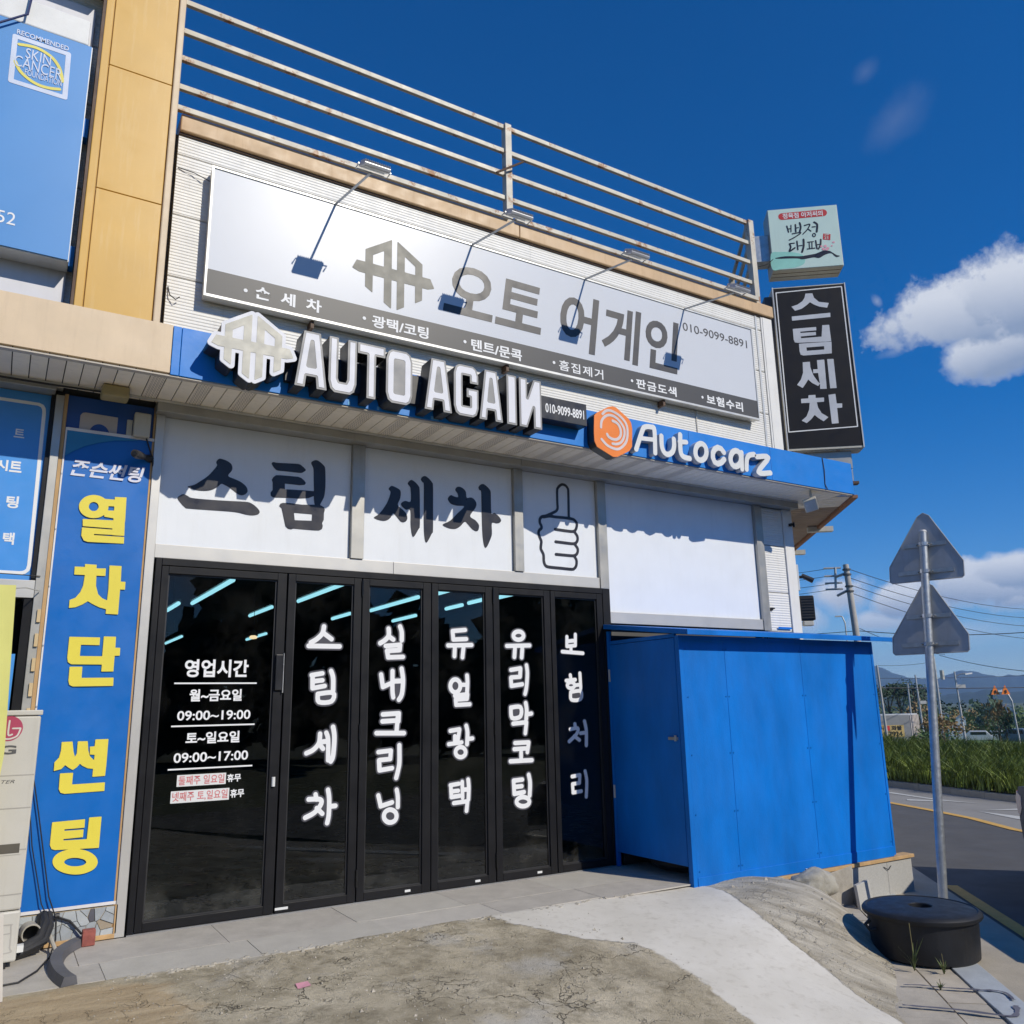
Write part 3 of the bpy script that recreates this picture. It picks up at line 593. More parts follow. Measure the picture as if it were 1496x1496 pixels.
# ochre pilaster
for z0, z1 in [(4.275, 5.53), (5.536, 6.665), (6.671, 7.85), (7.856, 9.0)]:
    P('pilaster_panel', .265, .745, -.21, -.195, z0, z1, mat=ochre, bevel=.004)
P('pilaster', .205, .80, -.194, .0, 4.2, 9.0, mat=ochre)
P('pilaster_edge', .198, .258, -.216, -.195, 4.275, 9.0, mat=ochre, bevel=.006); P('pilaster_edge', .752, .806, -.222, -.195, 4.275, 9.0, mat=beige_paint, bevel=.01)
P('pilaster_edge', .176, .197, -.205, .0, 4.275, 9.0, mat=brown_dark)
P('eaves', -6, .19, -.35, .2, 7.42, 7.6, mat=brown_dark)
P('cladding_sheet', -6, .135, -.05, -.02, 4.5, 7.27, mat=M('white_sheet', (.66, .66, .70), .5, var=.04, streak=.3, streakcol=(.45, .44, .44)), bevel=.01)
for z in (6.0, 4.86): P('wall_bracket', .105, .168, -.12, -.02, z, z + .17, mat=blue_paint)
# canopy ---------------------------------------------------------------
CX = 8.52
def fas(x0, x1, z0, z1, mat, n='fascia_panel'): return P(n, x0, x1, -.72, -.70, z0, z1, mat=mat, bevel=.003)
fas(-6, -1.62, 3.9, 4.275, beige_paint); fas(-1.615, .838, 3.9, 4.275, beige_paint); fas(.842, .900, 3.89, 4.272, blue_fascia)
fas(.903, 3.4, 3.89, 4.272, blue_fascia); fas(3.403, 5.9, 3.89, 4.272, blue_fascia); fas(5.903, 7.12, 3.89, 4.272, blue_fascia); fas(7.123, 8.0, 3.89, 4.272, blue_fascia); fas(8.004, CX, 3.89, 4.272, blue_fascia)
c2 = Vector((CX, -.72, 0)); e2 = c2 + sdir * 7
Pp('fascia_panel', MB().prism([(CX, -.719, 3.89), (CX + .02, -.709, 3.89), tuple(e2 + Vector((.02, .01, 3.89))), tuple(e2 + Vector((0, 0, 3.89)))], (0, 0, 0), (0, 0, .38)), blue_fascia)
P('soffit_backing', -2.3, CX - .03, -.698, -.05, 3.909, 3.915, mat=soffit_gap)
P('canopy_top', -6, CX - .01, -.699, -.02, 4.255, 4.268, mat=steel_dull)
P('canopy_edge_angle', -6, CX - .02, -.71, -.66, 3.878, 3.888, mat=M('edge_angle', (.5, .45, .38), .5))
perf = []
def soffit_strip(x):
    m = MB(); w = PITCH - .007
    m.box(x, x + w, -.698, -.06, 3.895, 3.905)
    return m
k = 0; x = -2.2; proto = {}
while x < CX - .12:
    pf = (k % 3 == 0) and x < 6
    key = pf
    if key not in proto:
        o = Pp('soffit_strip', soffit_strip(x), soffit_h if pf else soffit_m); proto[key] = (o, x)
    else:
        o = proto[key][0].copy(); S.collection.objects.link(o); o.location.x += x - proto[key][1]
    if pf and x > .5:
        mh = MB()
        for j in range(26):
            for i in range(4):
                a = x + .016 + i * .021 + (j % 2) * .006; b_ = -.68 + j * .0225
                mh.add([(a, b_, 3.8935), (a + .009, b_, 3.8935), (a + .009, b_ + .009, 3.8935), (a, b_ + .009, 3.8935)], [(0, 1, 2, 3)])
        put('vent_holes', mh, M('hole_dark', (.30, .28, .24), .9), o, kind='stuff')
    k += 1; x += PITCH
P('soffit_board', -6, -2.2, -.698, -.06, 3.895, 3.9, mat=soffit_m)
# side canopy soffit strips, square to the side wall
br = M('soffit_brown', (.30, .22, .16), .6, var=.12)
for i in range(46):
    a = corner + sdir * (-.45 + i * PITCH) + Vector((0, 0, 3.897)); w = sdir * (PITCH - .012)
    s0 = max(.0, 0 if i > 3 else .0)
    p0 = a + edir * .02; p1 = a + edir * .70
    if i < 5:                                   # mitre at the corner
        t = (i) / 5.
        Pl = [p0 + edir * (.52 * (1 - t)), p1, p1 + w, p0 + edir * (.52 * (1 - t) - .08) + w]
        if p1.y < -.70: continue
    else: Pl = [p0, p1, p1 + w, p0 + w]
    Pp('soffit_strip', MB().prism([tuple(q) for q in Pl], (0, 0, 0), (0, 0, .008)), br if i > 6 else soffit_m)
a = corner + edir * .70 + Vector((0, 0, 3.872)); Pp('canopy_edge_board', MB().obox(a + sdir * 2.1, sdir * 2.45, edir * .03, Vector((0, 0, .018))), M('red_brown_board', (.26, .12, .06), .6))
for d_, z_, e_ in ((1.5, 3.85, .72), (3.0, 3.79, .66)):
    a = corner + sdir * d_ + edir * e_ + Vector((0, 0, z_)); Pp('bracket_beam', MB().obox(a, edir * .17, sdir * .05, Vector((0, 0, .035))), off_white)
# front frame above the doors -------------------------------------------
P('head_beam', .85, 4.2, -.14, .06, 3.805, 3.888, mat=steel_dull, bevel=.004); P('head_beam', 4.203, 8.22, -.14, .06, 3.805, 3.888, mat=steel_dull, bevel=.004)
P('head_beam', -6, .15, -.14, .06, 3.84, 3.888, mat=steel_dull, bevel=.004)
P('head_channel', -6, 8.2, -.155, -.141, 3.875, 3.893, mat=alu_edge)
for x0, x1, z0 in [(.862, .927, 0), (2.497, 2.612, 2.772), (4.167, 4.267, 2.772), (5.190, 5.300, 2.66), (7.542, 7.66, 2.30)]:
    P('mullion', x0, x1, -.045, .06, z0, 3.804, mat=steel_dull if x0 > 1 else steel, bevel=.003)
P('steel_band', .928, 2.9, -.03, .06, 2.662, 2.770, mat=steel, bevel=.003); P('steel_band', 2.902, 5.189, -.03, .06, 2.662, 2.770, mat=steel, bevel=.003)
P('steel_band', 5.301, 7.541, -.03, .06, 2.31, 2.428, mat=steel, bevel=.003)
panels = [(.927, 2.497, 2.77, ['seu', 'tim']), (2.612, 4.167, 2.77, ['se', 'cha']), (4.267, 5.19, 2.77, ['thumb']), (5.30, 7.542, 2.428, [])]
for x0, x1, z0, ks in panels:
    o = P('transom_panel', x0 + .002, x1 - .002, 0, .05, z0 + .003, 3.802, mat=white_film)
    for kk in ks: trace('letter' if kk != 'thumb' else 'thumb_symbol', kk, black_vinyl, o, .0035, .002)
# narrow ribbed strip and corner post to the right
for z0, z1 in [(2.30, 2.76), (2.766, 3.33), (3.336, 3.80)]: Pp('siding_panel', ribbed(7.662, 8.05, z0, z1), siding)
P('siding_panel', 7.662, 8.05, 0, .03, -.4, 2.29, mat=siding)
P('corner_trim', 8.058, 8.22, -.02, .06, -.5, 3.804, mat=siding, bevel=.006)
# folding doors ----------------------------------------------------------
glass = glassmat('tinted_glass', (.50, .53, .55), 1.45, 0, .42)
P('door_frame', .941, .985, -.045, .06, 0, 2.66, mat=black_al, bevel=.003); P('door_frame', 5.205, 5.298, -.045, .06, 0, 2.66, mat=black_al, bevel=.003)
P('door_frame', .986, 5.204, -.045, .06, 2.605, 2.66, mat=black_al, bevel=.003); P('door_sill', .94, 5.30, -.05, .06, -.02, .006, mat=M('sill', (.35, .35, .35), .4, .5))
leafs = [(.989, 1.955, .05, .075), (1.968, 2.606, .06, .068), (2.616, 3.268, .062, .078), (3.276, 3.905, .062, .075), (3.915, 4.556, .062, .07), (4.566, 5.200, .05, .07)]
hinge_m = M('door_hinge', (.02, .02, .02), .3, .3)
for i, (x0, x1, sl, sr) in enumerate(leafs):
    gx0, gx1, gz0, gz1 = x0 + sl, x1 - sr, .072, 2.545
    m = MB(); m.box(x0, gx0, -.04, .03, .012, 2.60); m.box(gx1, x1, -.04, .03, .012, 2.60); m.box(gx0 + .001, gx1 - .001, -.04, .03, .012, gz0); m.box(gx0 + .001, gx1 - .001, -.04, .03, gz1, 2.60)
    d = Pp('door', m, black_al, .002)
    put('glass', MB().box(gx0 - .004, gx1 + .004, -.012, -.004, gz0 - .004, gz1 + .004), glass, d)
    m = MB()
    for a, b_, c_, e_ in ((gx0, gx0 + .012, gz0, gz1), (gx1 - .012, gx1, gz0, gz1)): m.box(a, b_, -.02, -.0125, c_, e_)
    m.box(gx0 + .012, gx1 - .012, -.02, -.0125, gz0, gz0 + .012); m.box(gx0 + .012, gx1 - .012, -.02, -.0125, gz1 - .012, gz1)
    put('glazing_bead', m, M('bead', (.03, .03, .032), .4), d)
    if i in (2, 4):
        for z in (.12, 1.25, 2.45): put('hinge', MB().tube([(x0 - .005, -.05, z), (x0 - .005, -.05, z + .13)], .009, 8), hinge_m, d)
    if i == 0:
        put('lock_box', MB().box(1.888, 1.945, -.062, -.041, 1.66, 1.94), black_p, d, .004)
        put('lock_trim', MB().box(1.947, 1.953, -.066, -.041, 1.64, 1.95), silver, d)
        put('handle', MB().tube([(1.912, -.048, .93), (1.912, -.048, 1.0)], .014, 12), white_p, d)
        def T(s, a, b_, c_, e_, mat=white_vinyl, bold=.018, front=.0135, **k): text(s, a, b_, c_, e_, mat, d, front, .001, bold, **k)
        T('영업시간', 1.208, 1.686, 1.762, 1.898, bold=.03)
        T('월~금요일', 1.256, 1.645, 1.582, 1.672, bold=.03); T('09:00~19:00', 1.178, 1.719, 1.442, 1.513)
        T('토~일요일', 1.250, 1.645, 1.270, 1.356, bold=.03); T('09:00~17:00', 1.174, 1.717, 1.137, 1.208)
        for a, b_, z in ((1.141, 1.756, 1.717), (1.141, 1.755, 1.402), (1.139, 1.753, 1.092)): put('rule', MB().box(a, b_, -.0135, -.0125, z - .0055, z + .0055), white_vinyl, d)
        pr = M('pink_red_print', (.62, .16, .17), .5)
        for (a, b_, c_, e_), s, s2, r in (((1.208, 1.560, .968, 1.050), '둘째주 일요일', '휴무', 1.672), ((1.172, 1.590, .853, .938), '넷째주 토,일요일', '휴무', 1.702)):
            put('paper_strip', MB().box(a, b_, -.0136, -.0125, c_, e_), white_p, d); T(s, a + .012, b_ - .012, c_ + .010, e_ - .008, pr, .006, front=.0155)
            T(s2, b_ + .008, r, c_ + .012, e_ - .012, bold=.03)
    else:
        for j in range(9):
            kk = 'd%d_%d' % (i, j)
            if kk not in TR: break
            trace('letter_outline', kk, grey_vinyl, d, .0132, .0007, grow=.013 if i < 5 else .006, keep_holes=False)
            trace('letter', kk, white_vinyl, d, .0152, .0009)
    if i in (1, 2, 3, 4): put('maker_sticker', MB().box(x0 + (.0 if i == 1 else .42), x0 + (.10 if i == 1 else .47), -.0415, -.0402, .03, .048), white_p, d)
# interior lamps
tube_m = M('lamp_tube', (.9, .95, .95), .5, emit=((.45, .93, 1.0), 3.2))
for x0, y0, y1, lb in [(2.14, 2.7, 5.0, 'long lit cyan-white tube lamp at the top of the door with opening hours'), (1.98, 5.08, 5.96, 'short lit tube lamp continuing the long one to the left'), (3.36, 2.35, 4.25, 'lit tube lamp slanting across the top of the second glass door'),
        (3.22, 5.03, 6.25, 'lit tube lamp low at the right of the door with opening hours'), (4.67, 3.25, 4.93, 'lit tube lamp slanting across the top of the third glass door'), (4.75, 2.42, 2.9, 'short lit tube lamp in the top left of the fourth glass door'), (4.53, 5.41, 6.23, 'short lit tube lamp above the letters of the second glass door'),
        (5.58, 5.3, 6.22, 'short lit tube lamp above the letters of the third glass door'), (5.6, 3.17, 3.57, 'short lit tube lamp in the top right of the fourth glass door'), (5.62, 3.8, 4.32, 'short lit tube lamp low in the fourth glass door'), (5.68, 2.46, 2.99, 'lit tube lamp in the top left of the fifth glass door'),
        (2.95, 10.3, 12.1, 'small far lit tube lamp at the left of the door with opening hours'), (4.27, 9.2, 10.66, 'small far lit tube lamp above the lock of the first door')]:
    t = thing('tube_lamp', lb, 'lamp', (x0, y0, 2.95), 'tube lamps inside the shop')
    put('tube', MB().tube([(x0, y0, 2.94), (x0, y1, 2.94)], .026, 8), tube_m, t); put('lamp_housing', MB().box(x0 - .03, x0 + .03, y0 - .01, y1 + .01, 2.97, 3.0), M('lamp_housing', (.15, .16, .16), .5), t)
    put('hanger', MB().box(x0 - .004, x0 + .004, (y0 + y1) / 2 - .004, (y0 + y1) / 2 + .004, 3.0, 3.35), dark, t)
t = thing('pendant_lamp', 'small warm round lamp glowing behind the second glass door', 'lamp', (3.1, 5.5, 2.6))
put('bulb', MB().lathe([(0, -.03), (.05, -.02), (.06, .0), (.04, .02), (0, .03)], (3.1, 5.5, 2.55), 12), M('warm_bulb', (1, .8, .5), .5, emit=((1, .72, .4), 4)), t); put('lamp_shade', MB().lathe([(.07, .0), (.03, .07), (0, .08)], (3.1, 5.5, 2.57), 12), brown_dark, t); put('cord', MB().tube([(3.1, 5.5, 2.64), (3.1, 5.5, 3.35)], .004, 5), dark, t)

# left bay of the building ------------------------------------------------
P('mullion', .158, .214, -.045, .06, 1.2, 3.84, mat=steel_dull, bevel=.003)
P('transom_rail', -6, .157, -.04, .06, 2.31, 2.435, mat=steel, bevel=.003)
P('wood_strip', .216, .240, -.03, .06, 0, 3.86, mat=wood); P('wood_strip', .846, .860, -.03, .06, 0, 3.86, mat=wood)
P('window_frame', .128, .157, -.03, .05, 2.436, 3.838, mat=black_al); P('window_frame', .100, .157, -.03, .05, .3, 2.309, mat=black_al)
film = P('window_film', -3.2, .127, -.004, .04, 2.437, 3.836, mat=blue_film)
trace('rounded_border', None, white_vinyl, film, .0062, .002, prims=[('S', .012, [-2900, 3755, 50, 3755, 76, 3745, 88, 3725, 92, 3695, 108, 2545, 102, 2512, 84, 2494, 60, 2488, -2900, 2488])])
for s, a, b_, c_, e_, bd in [('시', -.30, -.20, 3.478, 3.552, .0), ('트', -.082, -.016, 3.478, 3.544, .02), ('시', -.170, -.095, 3.218, 3.30, .03), ('트', -.085, -.008, 3.216, 3.298, .03), ('코', -.20, -.115, 2.955, 3.04, .03), ('팅', -.078, -.002, 2.950, 3.04, .03), ('광', -.20, -.115, 2.69, 2.775, .03), ('택', -.072, -.002, 2.685, 2.772, .03)]:
    text(s, a, b_, c_, e_, white_vinyl, film, .0062, .002, bd, name='letter')
P('glass', -3.2, .099, .0, .008, .3, 2.308, mat=glass)
P('window_poster', -3.0, .086, -.008, -.002, .9, 1.92, mat=blue_film)
hm = M('tan_hinge', (.60, .45, .25), .5)
for z in (2.14, 1.97, 1.80, 1.63, 1.46): P('hinge', .190, .213, -.062, -.046, z, z + .09, mat=hm)
P('backing_panel', .242, .845, -.01, .04, .0, 3.86, mat=M('navy_panel', (.012, .07, .30), .45, var=.05))

# ================================================================== SIGNS
# old lettering left on the blue panel, and the long banner below it
o = tag(put('faded_letter', orient(flat_mesh(loops_of([('p', 0, [330, 3560, 332, 3715, 345, 3735, 365, 3742, 590, 3738, 590, 3560]), ('H', 0, [400, 3570, 420, 3640, 470, 3665, 520, 3640, 545, 3570, 470, 3520])]), .003), .014, .003), M('faded_white', (.50, .45, .42), .6, var=.1)), 'old beige sticker letter left above the blue banner', 'letter')
bn = thing('hanging_banner', 'tall blue vertical banner with big yellow Korean letters beside the black doors', 'banner', (.56, -.03, .21))
m = MB(); nx, nz = 16, 90
for i in range(nx + 1):
    for j in range(nz + 1):
        u, v = i / nx, j / nz; x = .245 + (.883 - .245) * u if False else .243 + .64 * u + (.055 if False else 0) * v; z = .217 + 3.385 * v
        m.v.append((x * 1.0, -.026 - .003 * math.sin(7 * u + 3 * v) * math.sin(19 * v) - .002 * math.sin(31 * v) * (abs(u - .5) * 2) ** 3, z))
for i in range(nx):
    for j in range(nz): a = i * (nz + 1) + j; m.f.append((a, a + nz + 1, a + nz + 2, a + 1))
put('banner_cloth', m, blue_banner, bn, smooth=True)
wm = M('banner_border', (.72, .70, .70), .5)
for a in [(.243, .254, .217, 3.60), (.870, .883, .217, 3.60), (.254, .870, .217, .238), (.254, .870, 3.578, 3.602)]: put('banner_border', MB().box(a[0], a[1], -.033, -.0315, a[2], a[3]), wm, bn)
trace('teal_patch', None, M('teal_blue_print', (.02, .20, .42), .45), bn, .0335, .001, prims=[('p', 0, [254, 3577, 254, 3375, 300, 3415, 380, 3470, 470, 3510, 580, 3545, 740, 3568, 750, 3577])])
text('존슨썬팅', .30, .812, 3.232, 3.360, M('pale_print', (.66, .68, .80), .5), bn, .0345, .001, .028, shear=.22)
for i in range(5): trace('letter', 'y%d' % i, yellow_v, bn, .035, .001)
for z in [.3 + .42 * i for i in range(8)]:
    for x in (.249, .877): put('eyelet', MB().lathe([(0, .004), (.006, .004), (.009, 0)], (0, 0, 0), 10), galv, bn) if False else put('eyelet', MB().tube([(x, -.0335, z), (x, -.037, z)], .006, 8), galv, bn)
# ---- white main sign
sg = thing('shop_signboard', 'long white lit-box signboard with grey lettering and a dark grey bottom band on the siding', 'sign', (4.4, -.1, 4.87))
B('sign_box', 1.135, 7.685, -.11, -.02, 4.872, 6.085, alu_edge, sg, .004)
B('sign_face', 1.147, 7.673, -.120, -.1105, 4.890, 6.073, M('sign_face_white', (.625, .65, .70), .31, var=.01, spec=.22, rv=0), sg)
B('bottom_band', 1.149, 7.671, -.1225, -.1205, 4.892, 5.118, M('band_grey', (.085, .083, .082), .42, var=.03, spec=.35, rv=0), sg)
m = MB()
for a in [(1.130, 1.147, 4.867, 6.09), (7.673, 7.690, 4.867, 6.09)]: m.box(a[0], a[1], -.130, -.1, a[2], a[3])
m.box(1.1475, 7.6725, -.130, -.1, 4.867, 4.8895); m.box(1.1475, 7.6725, -.130, -.1, 6.0735, 6.09)
put('sign_frame', m, alu_edge, sg)
text('오토 어게인', 3.345, 6.45, 5.195, 5.868, dark_vinyl, sg, .1225, .0016, .022, shear=.16)
text('010-9099-8891', 6.515, 7.585, 5.800, 5.905, dark_vinyl, sg, .1225, .0016, .0)
for x in (1.468, 2.539, 3.585, 4.640, 5.685, 6.746): put('bullet', MB().tube([(x, -.1235, 4.997), (x, -.1255, 4.997)], .017, 12), white_vinyl, sg)
for s, a, b_, c_, e_, bd in [('손  세  차', 1.545, 2.135, 4.945, 5.065, .03), ('광택/코팅', 2.615, 3.190, 4.930, 5.052, .025), ('텐트/문콕', 3.655, 4.245, 4.925, 5.050, .025), ('흠집제거', 4.705, 5.285, 4.930, 5.045, .012), ('판금도색', 5.745, 6.340, 4.925, 5.040, .025), ('보험수리', 6.812, 7.412, 4.930, 5.050, .03)]:
    text(s, a, b_, c_, e_, white_vinyl, sg, .1245, .0012, bd, space=1.15 if len(s) == 4 else 1)
LOGO = [('p', 0, [2537, 5705, 2803, 5878, 2803, 5157, 2727, 5205, 2727, 5480, 2614, 5480, 2614, 5275, 2540, 5322]), ('h', 0, [2613, 5668, 2724, 5745, 2724, 5565, 2613, 5565])]
LOGO = LOGO[:1] + [('p', 0, [5661 - LOGO[0][2][i] if i % 2 == 0 else LOGO[0][2][i] for i in range(16)])] + [('p', 0, [2410, 5480, 2452, 5572, 3209, 5572, 3251, 5480, 3180, 5455, 2480, 5455])]
HOLES = [('h', 0, [2613, 5662, 2724, 5738, 2724, 5572, 2613, 5572]), ('h', 0, [3048, 5662, 2937, 5738, 2937, 5572, 3048, 5572])]
trace('emblem', None, M('bronze_grey_vinyl', (.25, .24, .205), .5, var=.03, spec=.3), sg, .1225, .0016, prims=LOGO + HOLES)
for x in (2.05, 4.07, 6.15): B('bracket', x, x + .03, -.10, 0, 4.80, 4.868, brown_dark, sg)
# ---- four sign lamps
lp = ['leftmost sign lamp on a long arm above the blank end of the white signboard', 'sign lamp on an arm above the grey emblem side, second from the left', 'sign lamp on an arm above the middle letters, third from the left', 'rightmost sign lamp on an arm above the phone number']
fin = M('lamp_alloy', (.58, .58, .60), .35, .5); lens = M('lamp_lens', (.55, .58, .6), .15)
for i, x in enumerate((2.23, 3.67, 5.09, 6.55)):
    t = thing('sign_lamp', lp[i], 'lamp', (x, -.06, 6.1), 'floodlights on arms over the white signboard')
    hx = x + .05; hy = -.90; hz = 5.985
    put('arm', MB().tube([(x, -.05, 6.09), (hx, hy + .02, hz - .03)], .011, 8), galv, t)
    tl = math.radians(26); ux = Vector((1, 0, 0)); uy = Vector((0, math.cos(tl), math.sin(tl))); uz = ux.cross(uy); c = Vector((hx + .02, hy - .02, hz))
    put('lamp_head', MB().obox(c, ux * .12, uy * .075, uz * .016), fin, t, .006)
    put('lens', MB().obox(c - uz * .018, ux * .105, uy * .06, uz * .002), lens, t)
    m = MB()
    for j in range(13): m.obox(c + uz * .026 + ux * (-.108 + j * .018), ux * .003, uy * .07, uz * .012)
    put('cooling_fins', m, fin, t, kind='stuff')
    m = MB().tube([c + ux * .143, c + ux * .143 + uy * .07 - uz * .035, c - ux * .143 + uy * .07 - uz * .035, c - ux * .143], .007, 6); put('yoke', m, galv, t)
# ---- AUTO AGAIN channel letters
blk = M('letter_side_black', (.02, .02, .022), .35, var=.1)
face_w = M('letter_face', (.70, .71, .76), .5, var=.02); face_s = M('letter_silver', (.24, .24, .24), .5, .1, var=.03)
t = thing('channel_letter_emblem', 'white and silver raised emblem left of the black-sided channel letters on the blue fascia', 'sign', (1.375, -.72, 3.89))
def lg(prims): return [(k, r, [(1375 + (v - 2830.5) * .717 if i % 2 == 0 else 4142 + (v - 5517.5) * .717) for i, v in enumerate(f)]) for k, r, f in prims]
trace('emblem_body', None, blk, t, .905, .17, grow=.024, keep_holes=False, prims=lg(LOGO))
trace('emblem_border', None, face_w, t, .915, .01, grow=.027, keep_holes=False, prims=lg(LOGO))
trace('emblem_face', None, M('emblem_silver', (.43, .42, .37), .5, .1, var=.08, vs=6), t, .9175, .002, prims=lg(LOGO + HOLES))
B('mounting_bar', 1.2, 1.55, -.735, -.72, 4.0, 4.04, blk, t)
ch = {'A': ([[0, 0, 24, 100, 76, 100, 100, 0, 69, 0, 65, 20, 35, 20, 31, 0]], [[40, 38, 60, 38, 50, 82]]),
      'U': ([[0, 100, 33, 100, 33, 26, 38, 20, 62, 20, 67, 26, 67, 100, 100, 100, 100, 20, 92, 6, 78, 0, 22, 0, 8, 6, 0, 20]], []),
      'T': ([[0, 100, 100, 100, 100, 80, 66, 80, 66, 0, 34, 0, 34, 80, 0, 80]], []),
      'O': ([[0, 18, 8, 5, 22, 0, 78, 0, 92, 5, 100, 18, 100, 82, 92, 95, 78, 100, 22, 100, 8, 95, 0, 82]], [[35, 20, 65, 20, 65, 80, 35, 80]]),
      'G': ([[0, 18, 8, 5, 22, 0, 78, 0, 92, 5, 100, 18, 100, 55, 52, 55, 52, 38, 66, 38, 66, 20, 35, 20, 35, 80, 66, 80, 66, 66, 100, 66, 100, 82, 92, 95, 78, 100, 22, 100, 8, 95, 0, 82]], []),
      'I': ([[0, 0, 100, 0, 100, 100, 0, 100]], []),
      'N': ([[0, 0, 0, 100, 36, 100, 36, 60, 66, 100, 100, 100, 100, 0, 64, 0, 64, 42, 34, 0]], [])}
grp = 'black-sided channel letters of the raised shop name'
names = {0: 'first letter A, before the U', 1: 'letter U, second of the name', 2: 'letter T, third of the name', 3: 'round letter O, before the word gap', 4: 'letter A right after the word gap', 5: 'letter G between two letters A', 6: 'last letter A, before the narrow I', 7: 'narrow letter I near the phone box', 8: 'mirrored letter N beside the phone number box'}
for i, (c_, x0, x1) in enumerate([('A', 1.694, 1.946), ('U', 1.957, 2.186), ('T', 2.193, 2.428), ('O', 2.437, 2.668), ('A', 2.782, 3.034), ('G', 3.053, 3.290), ('A', 3.300, 3.532), ('I', 3.576, 3.676), ('N', 3.705, 3.940)]):
    z0, z1 = 3.905, 4.366
    f = lambda q: [(x0 + (x1 - x0) * v / 100) * 1000 if j % 2 == 0 else (z0 + (z1 - z0) * v / 100) * 1000 for j, v in enumerate(q)]
    outer = [('p', 0, f(q)) for q in ch[c_][0]]; hol = [('h', 0, f(q)) for q in ch[c_][1]]
    t = thing('channel_letter', 'raised white channel ' + names[i] + ', black sides, silver edge', 'sign letter', ((x0 + x1) / 2, -.72, z0), grp)
    trace('letter_body', None, blk, t, .905, .185, keep_holes=False, prims=outer)
    trace('letter_edge', None, face_s, t, .912, .006, keep_holes=False, prims=outer)
    trace('letter_face', None, face_w, t, .9145, .002, grow=-.017, prims=outer + [(k, r, fl) for k, r, fl in hol])
tag(B('letter_raceway', 1.66, 3.944, -.775, -.722, 3.985, 4.238, blk), 'long black mounting box behind the raised white letters', 'mounting box')
t = thing('phone_number_box', 'black box sign with white phone number beside the raised letters', 'sign', (4.25, -.72, 4.02))
B('box_body', 3.945, 4.487, -.855, -.722, 4.045, 4.262, blk, t, .003); text('010-9099-8891', 4.02, 4.455, 4.105, 4.195, white_vinyl, t, .8565, .001, .02)
# ---- orange hexagon and white letters
t = thing('hexagon_emblem', 'orange rounded hexagon sign with pale swirl on the blue fascia', 'sign', (4.83, -.72, 3.8))
trace('hexagon_body', 'hex', blk, t, .825, .10); trace('hexagon_face', 'hex', orange_p, t, .834, .008); trace('swirl', 'hexarc', M('pale_swirl', (.66, .60, .60), .4), t, .8365, .002)
t = None
an = {'A': 'capital A', 'u': 'letter u', 't': 'letter t', 'o': 'letter o', 'c': 'letter c', 'a': 'small letter a', 'r': 'letter r', 'z': 'letter z at the end'}
side_g = M('foam_letter_side', (.50, .52, .55), .5)
for c_ in 'Autocarz':
    key = 'ac_' + c_; P0 = TR[key][0][2]
    t = thing('foam_letter', 'thick white rounded ' + an[c_] + ' of the word right of the orange hexagon', 'sign letter', (P0[0] / 1000, -.72, 3.9), 'thick white rounded letters on the blue fascia')
    pz = [(k_, r_, [v + (22 if i_ % 2 else 0) for i_, v in enumerate(f_)]) for k_, r_, f_ in TR[key]]; trace('letter_body', None, side_g, t, .785, .064, prims=pz); trace('letter_face', None, white_p, t, .793, .008, prims=pz)
# small blue masking tapes under the letters
for x, w in ((2.19, .02), (2.44, .02), (2.93, .07)):
    tag(put('masking_tape', MB().box(x, x + w, -.7225, -.7205, 3.895, 3.925), M('tape_blue', (.15, .45, .8), .6)), ['short pale blue tape under the letter T', 'short pale blue tape under the round O', 'wide pale blue tape under the second A'][int(x > 2.3) + int(x > 2.8)], 'tape')
# ---- vertical projecting signs at the corner
C0 = corner + sdir * .3; SF = (C0, edir, -sdir)
def sbox(name, e0, e1, f0, f1, z0, z1, mat, par, bev=.0): return put(name, MB().obox(C0 + edir * (e0 + e1) / 2 - sdir * (f0 + f1) / 2 + Vector((0, 0, (z0 + z1) / 2)), edir * ((e1 - e0) / 2), sdir * ((f1 - f0) / 2), Vector((0, 0, (z1 - z0) / 2))), mat, par, bev)
t = thing('projecting_sign', 'tall black vertical box sign with white Korean letters at the building corner', 'sign', tuple(C0 + edir * .1 + Vector((0, 0, 4.67))))
sbox('sign_box', .12, 1.08, -.26, -.004, 4.67, 7.0, off_white, t, .004); sbox('sign_face', .133, 1.066, -.003, 0, 4.70, 6.985, M('sign_black', (.007, .007, .010), .5, spec=.25), t)
trace('border_line', 'vframe', white_vinyl, t, .0025, .0015, fr=SF)
for i in range(4): trace('letter', 'v%d' % i, M('silver_vinyl', (.56, .58, .62), .4), t, .0025, .0015, fr=SF)
m = MB()
for a in [(.118, .133, 4.67, 7.002), (1.067, 1.082, 4.67, 7.002)]: m.obox(C0 + edir * (a[0] + a[1]) / 2 - sdir * .002 + Vector((0, 0, (a[2] + a[3]) / 2)), edir * .0075, sdir * .006, Vector((0, 0, (a[3] - a[2]) / 2)))
put('sign_frame', m, alu_edge, t); sbox('bottom_plate', .15, 1.05, -.22, -.03, 4.655, 4.669, rail_paint, t)
sbox('mounting_plate', .02, .115, -.24, -.06, 4.3, 6.9, M('dark_grey_steel', (.06, .06, .065), .5), t)
sbox('support_beam', .3, .93, -.2, -.08, 4.42, 4.654, steel_dull, t)
sbox('bracket', .86, .93, -.17, -.1, 4.25, 4.419, galv, t); sbox('bracket_foot', .85, .99, -.19, -.09, 4.215, 4.249, brown_dark, t)
t = thing('projecting_sign', 'square mint green box sign with brush lettering above the black sign', 'sign', tuple(C0 + edir * .16 + Vector((0, 0, 7.26))))
sbox('sign_box', .16, 1.10, -.32, -.004, 7.258, 8.193, off_white, t, .006); sbox('sign_face', .168, 1.092, -.003, 0, 7.268, 8.185, mint, t)
m = MB()
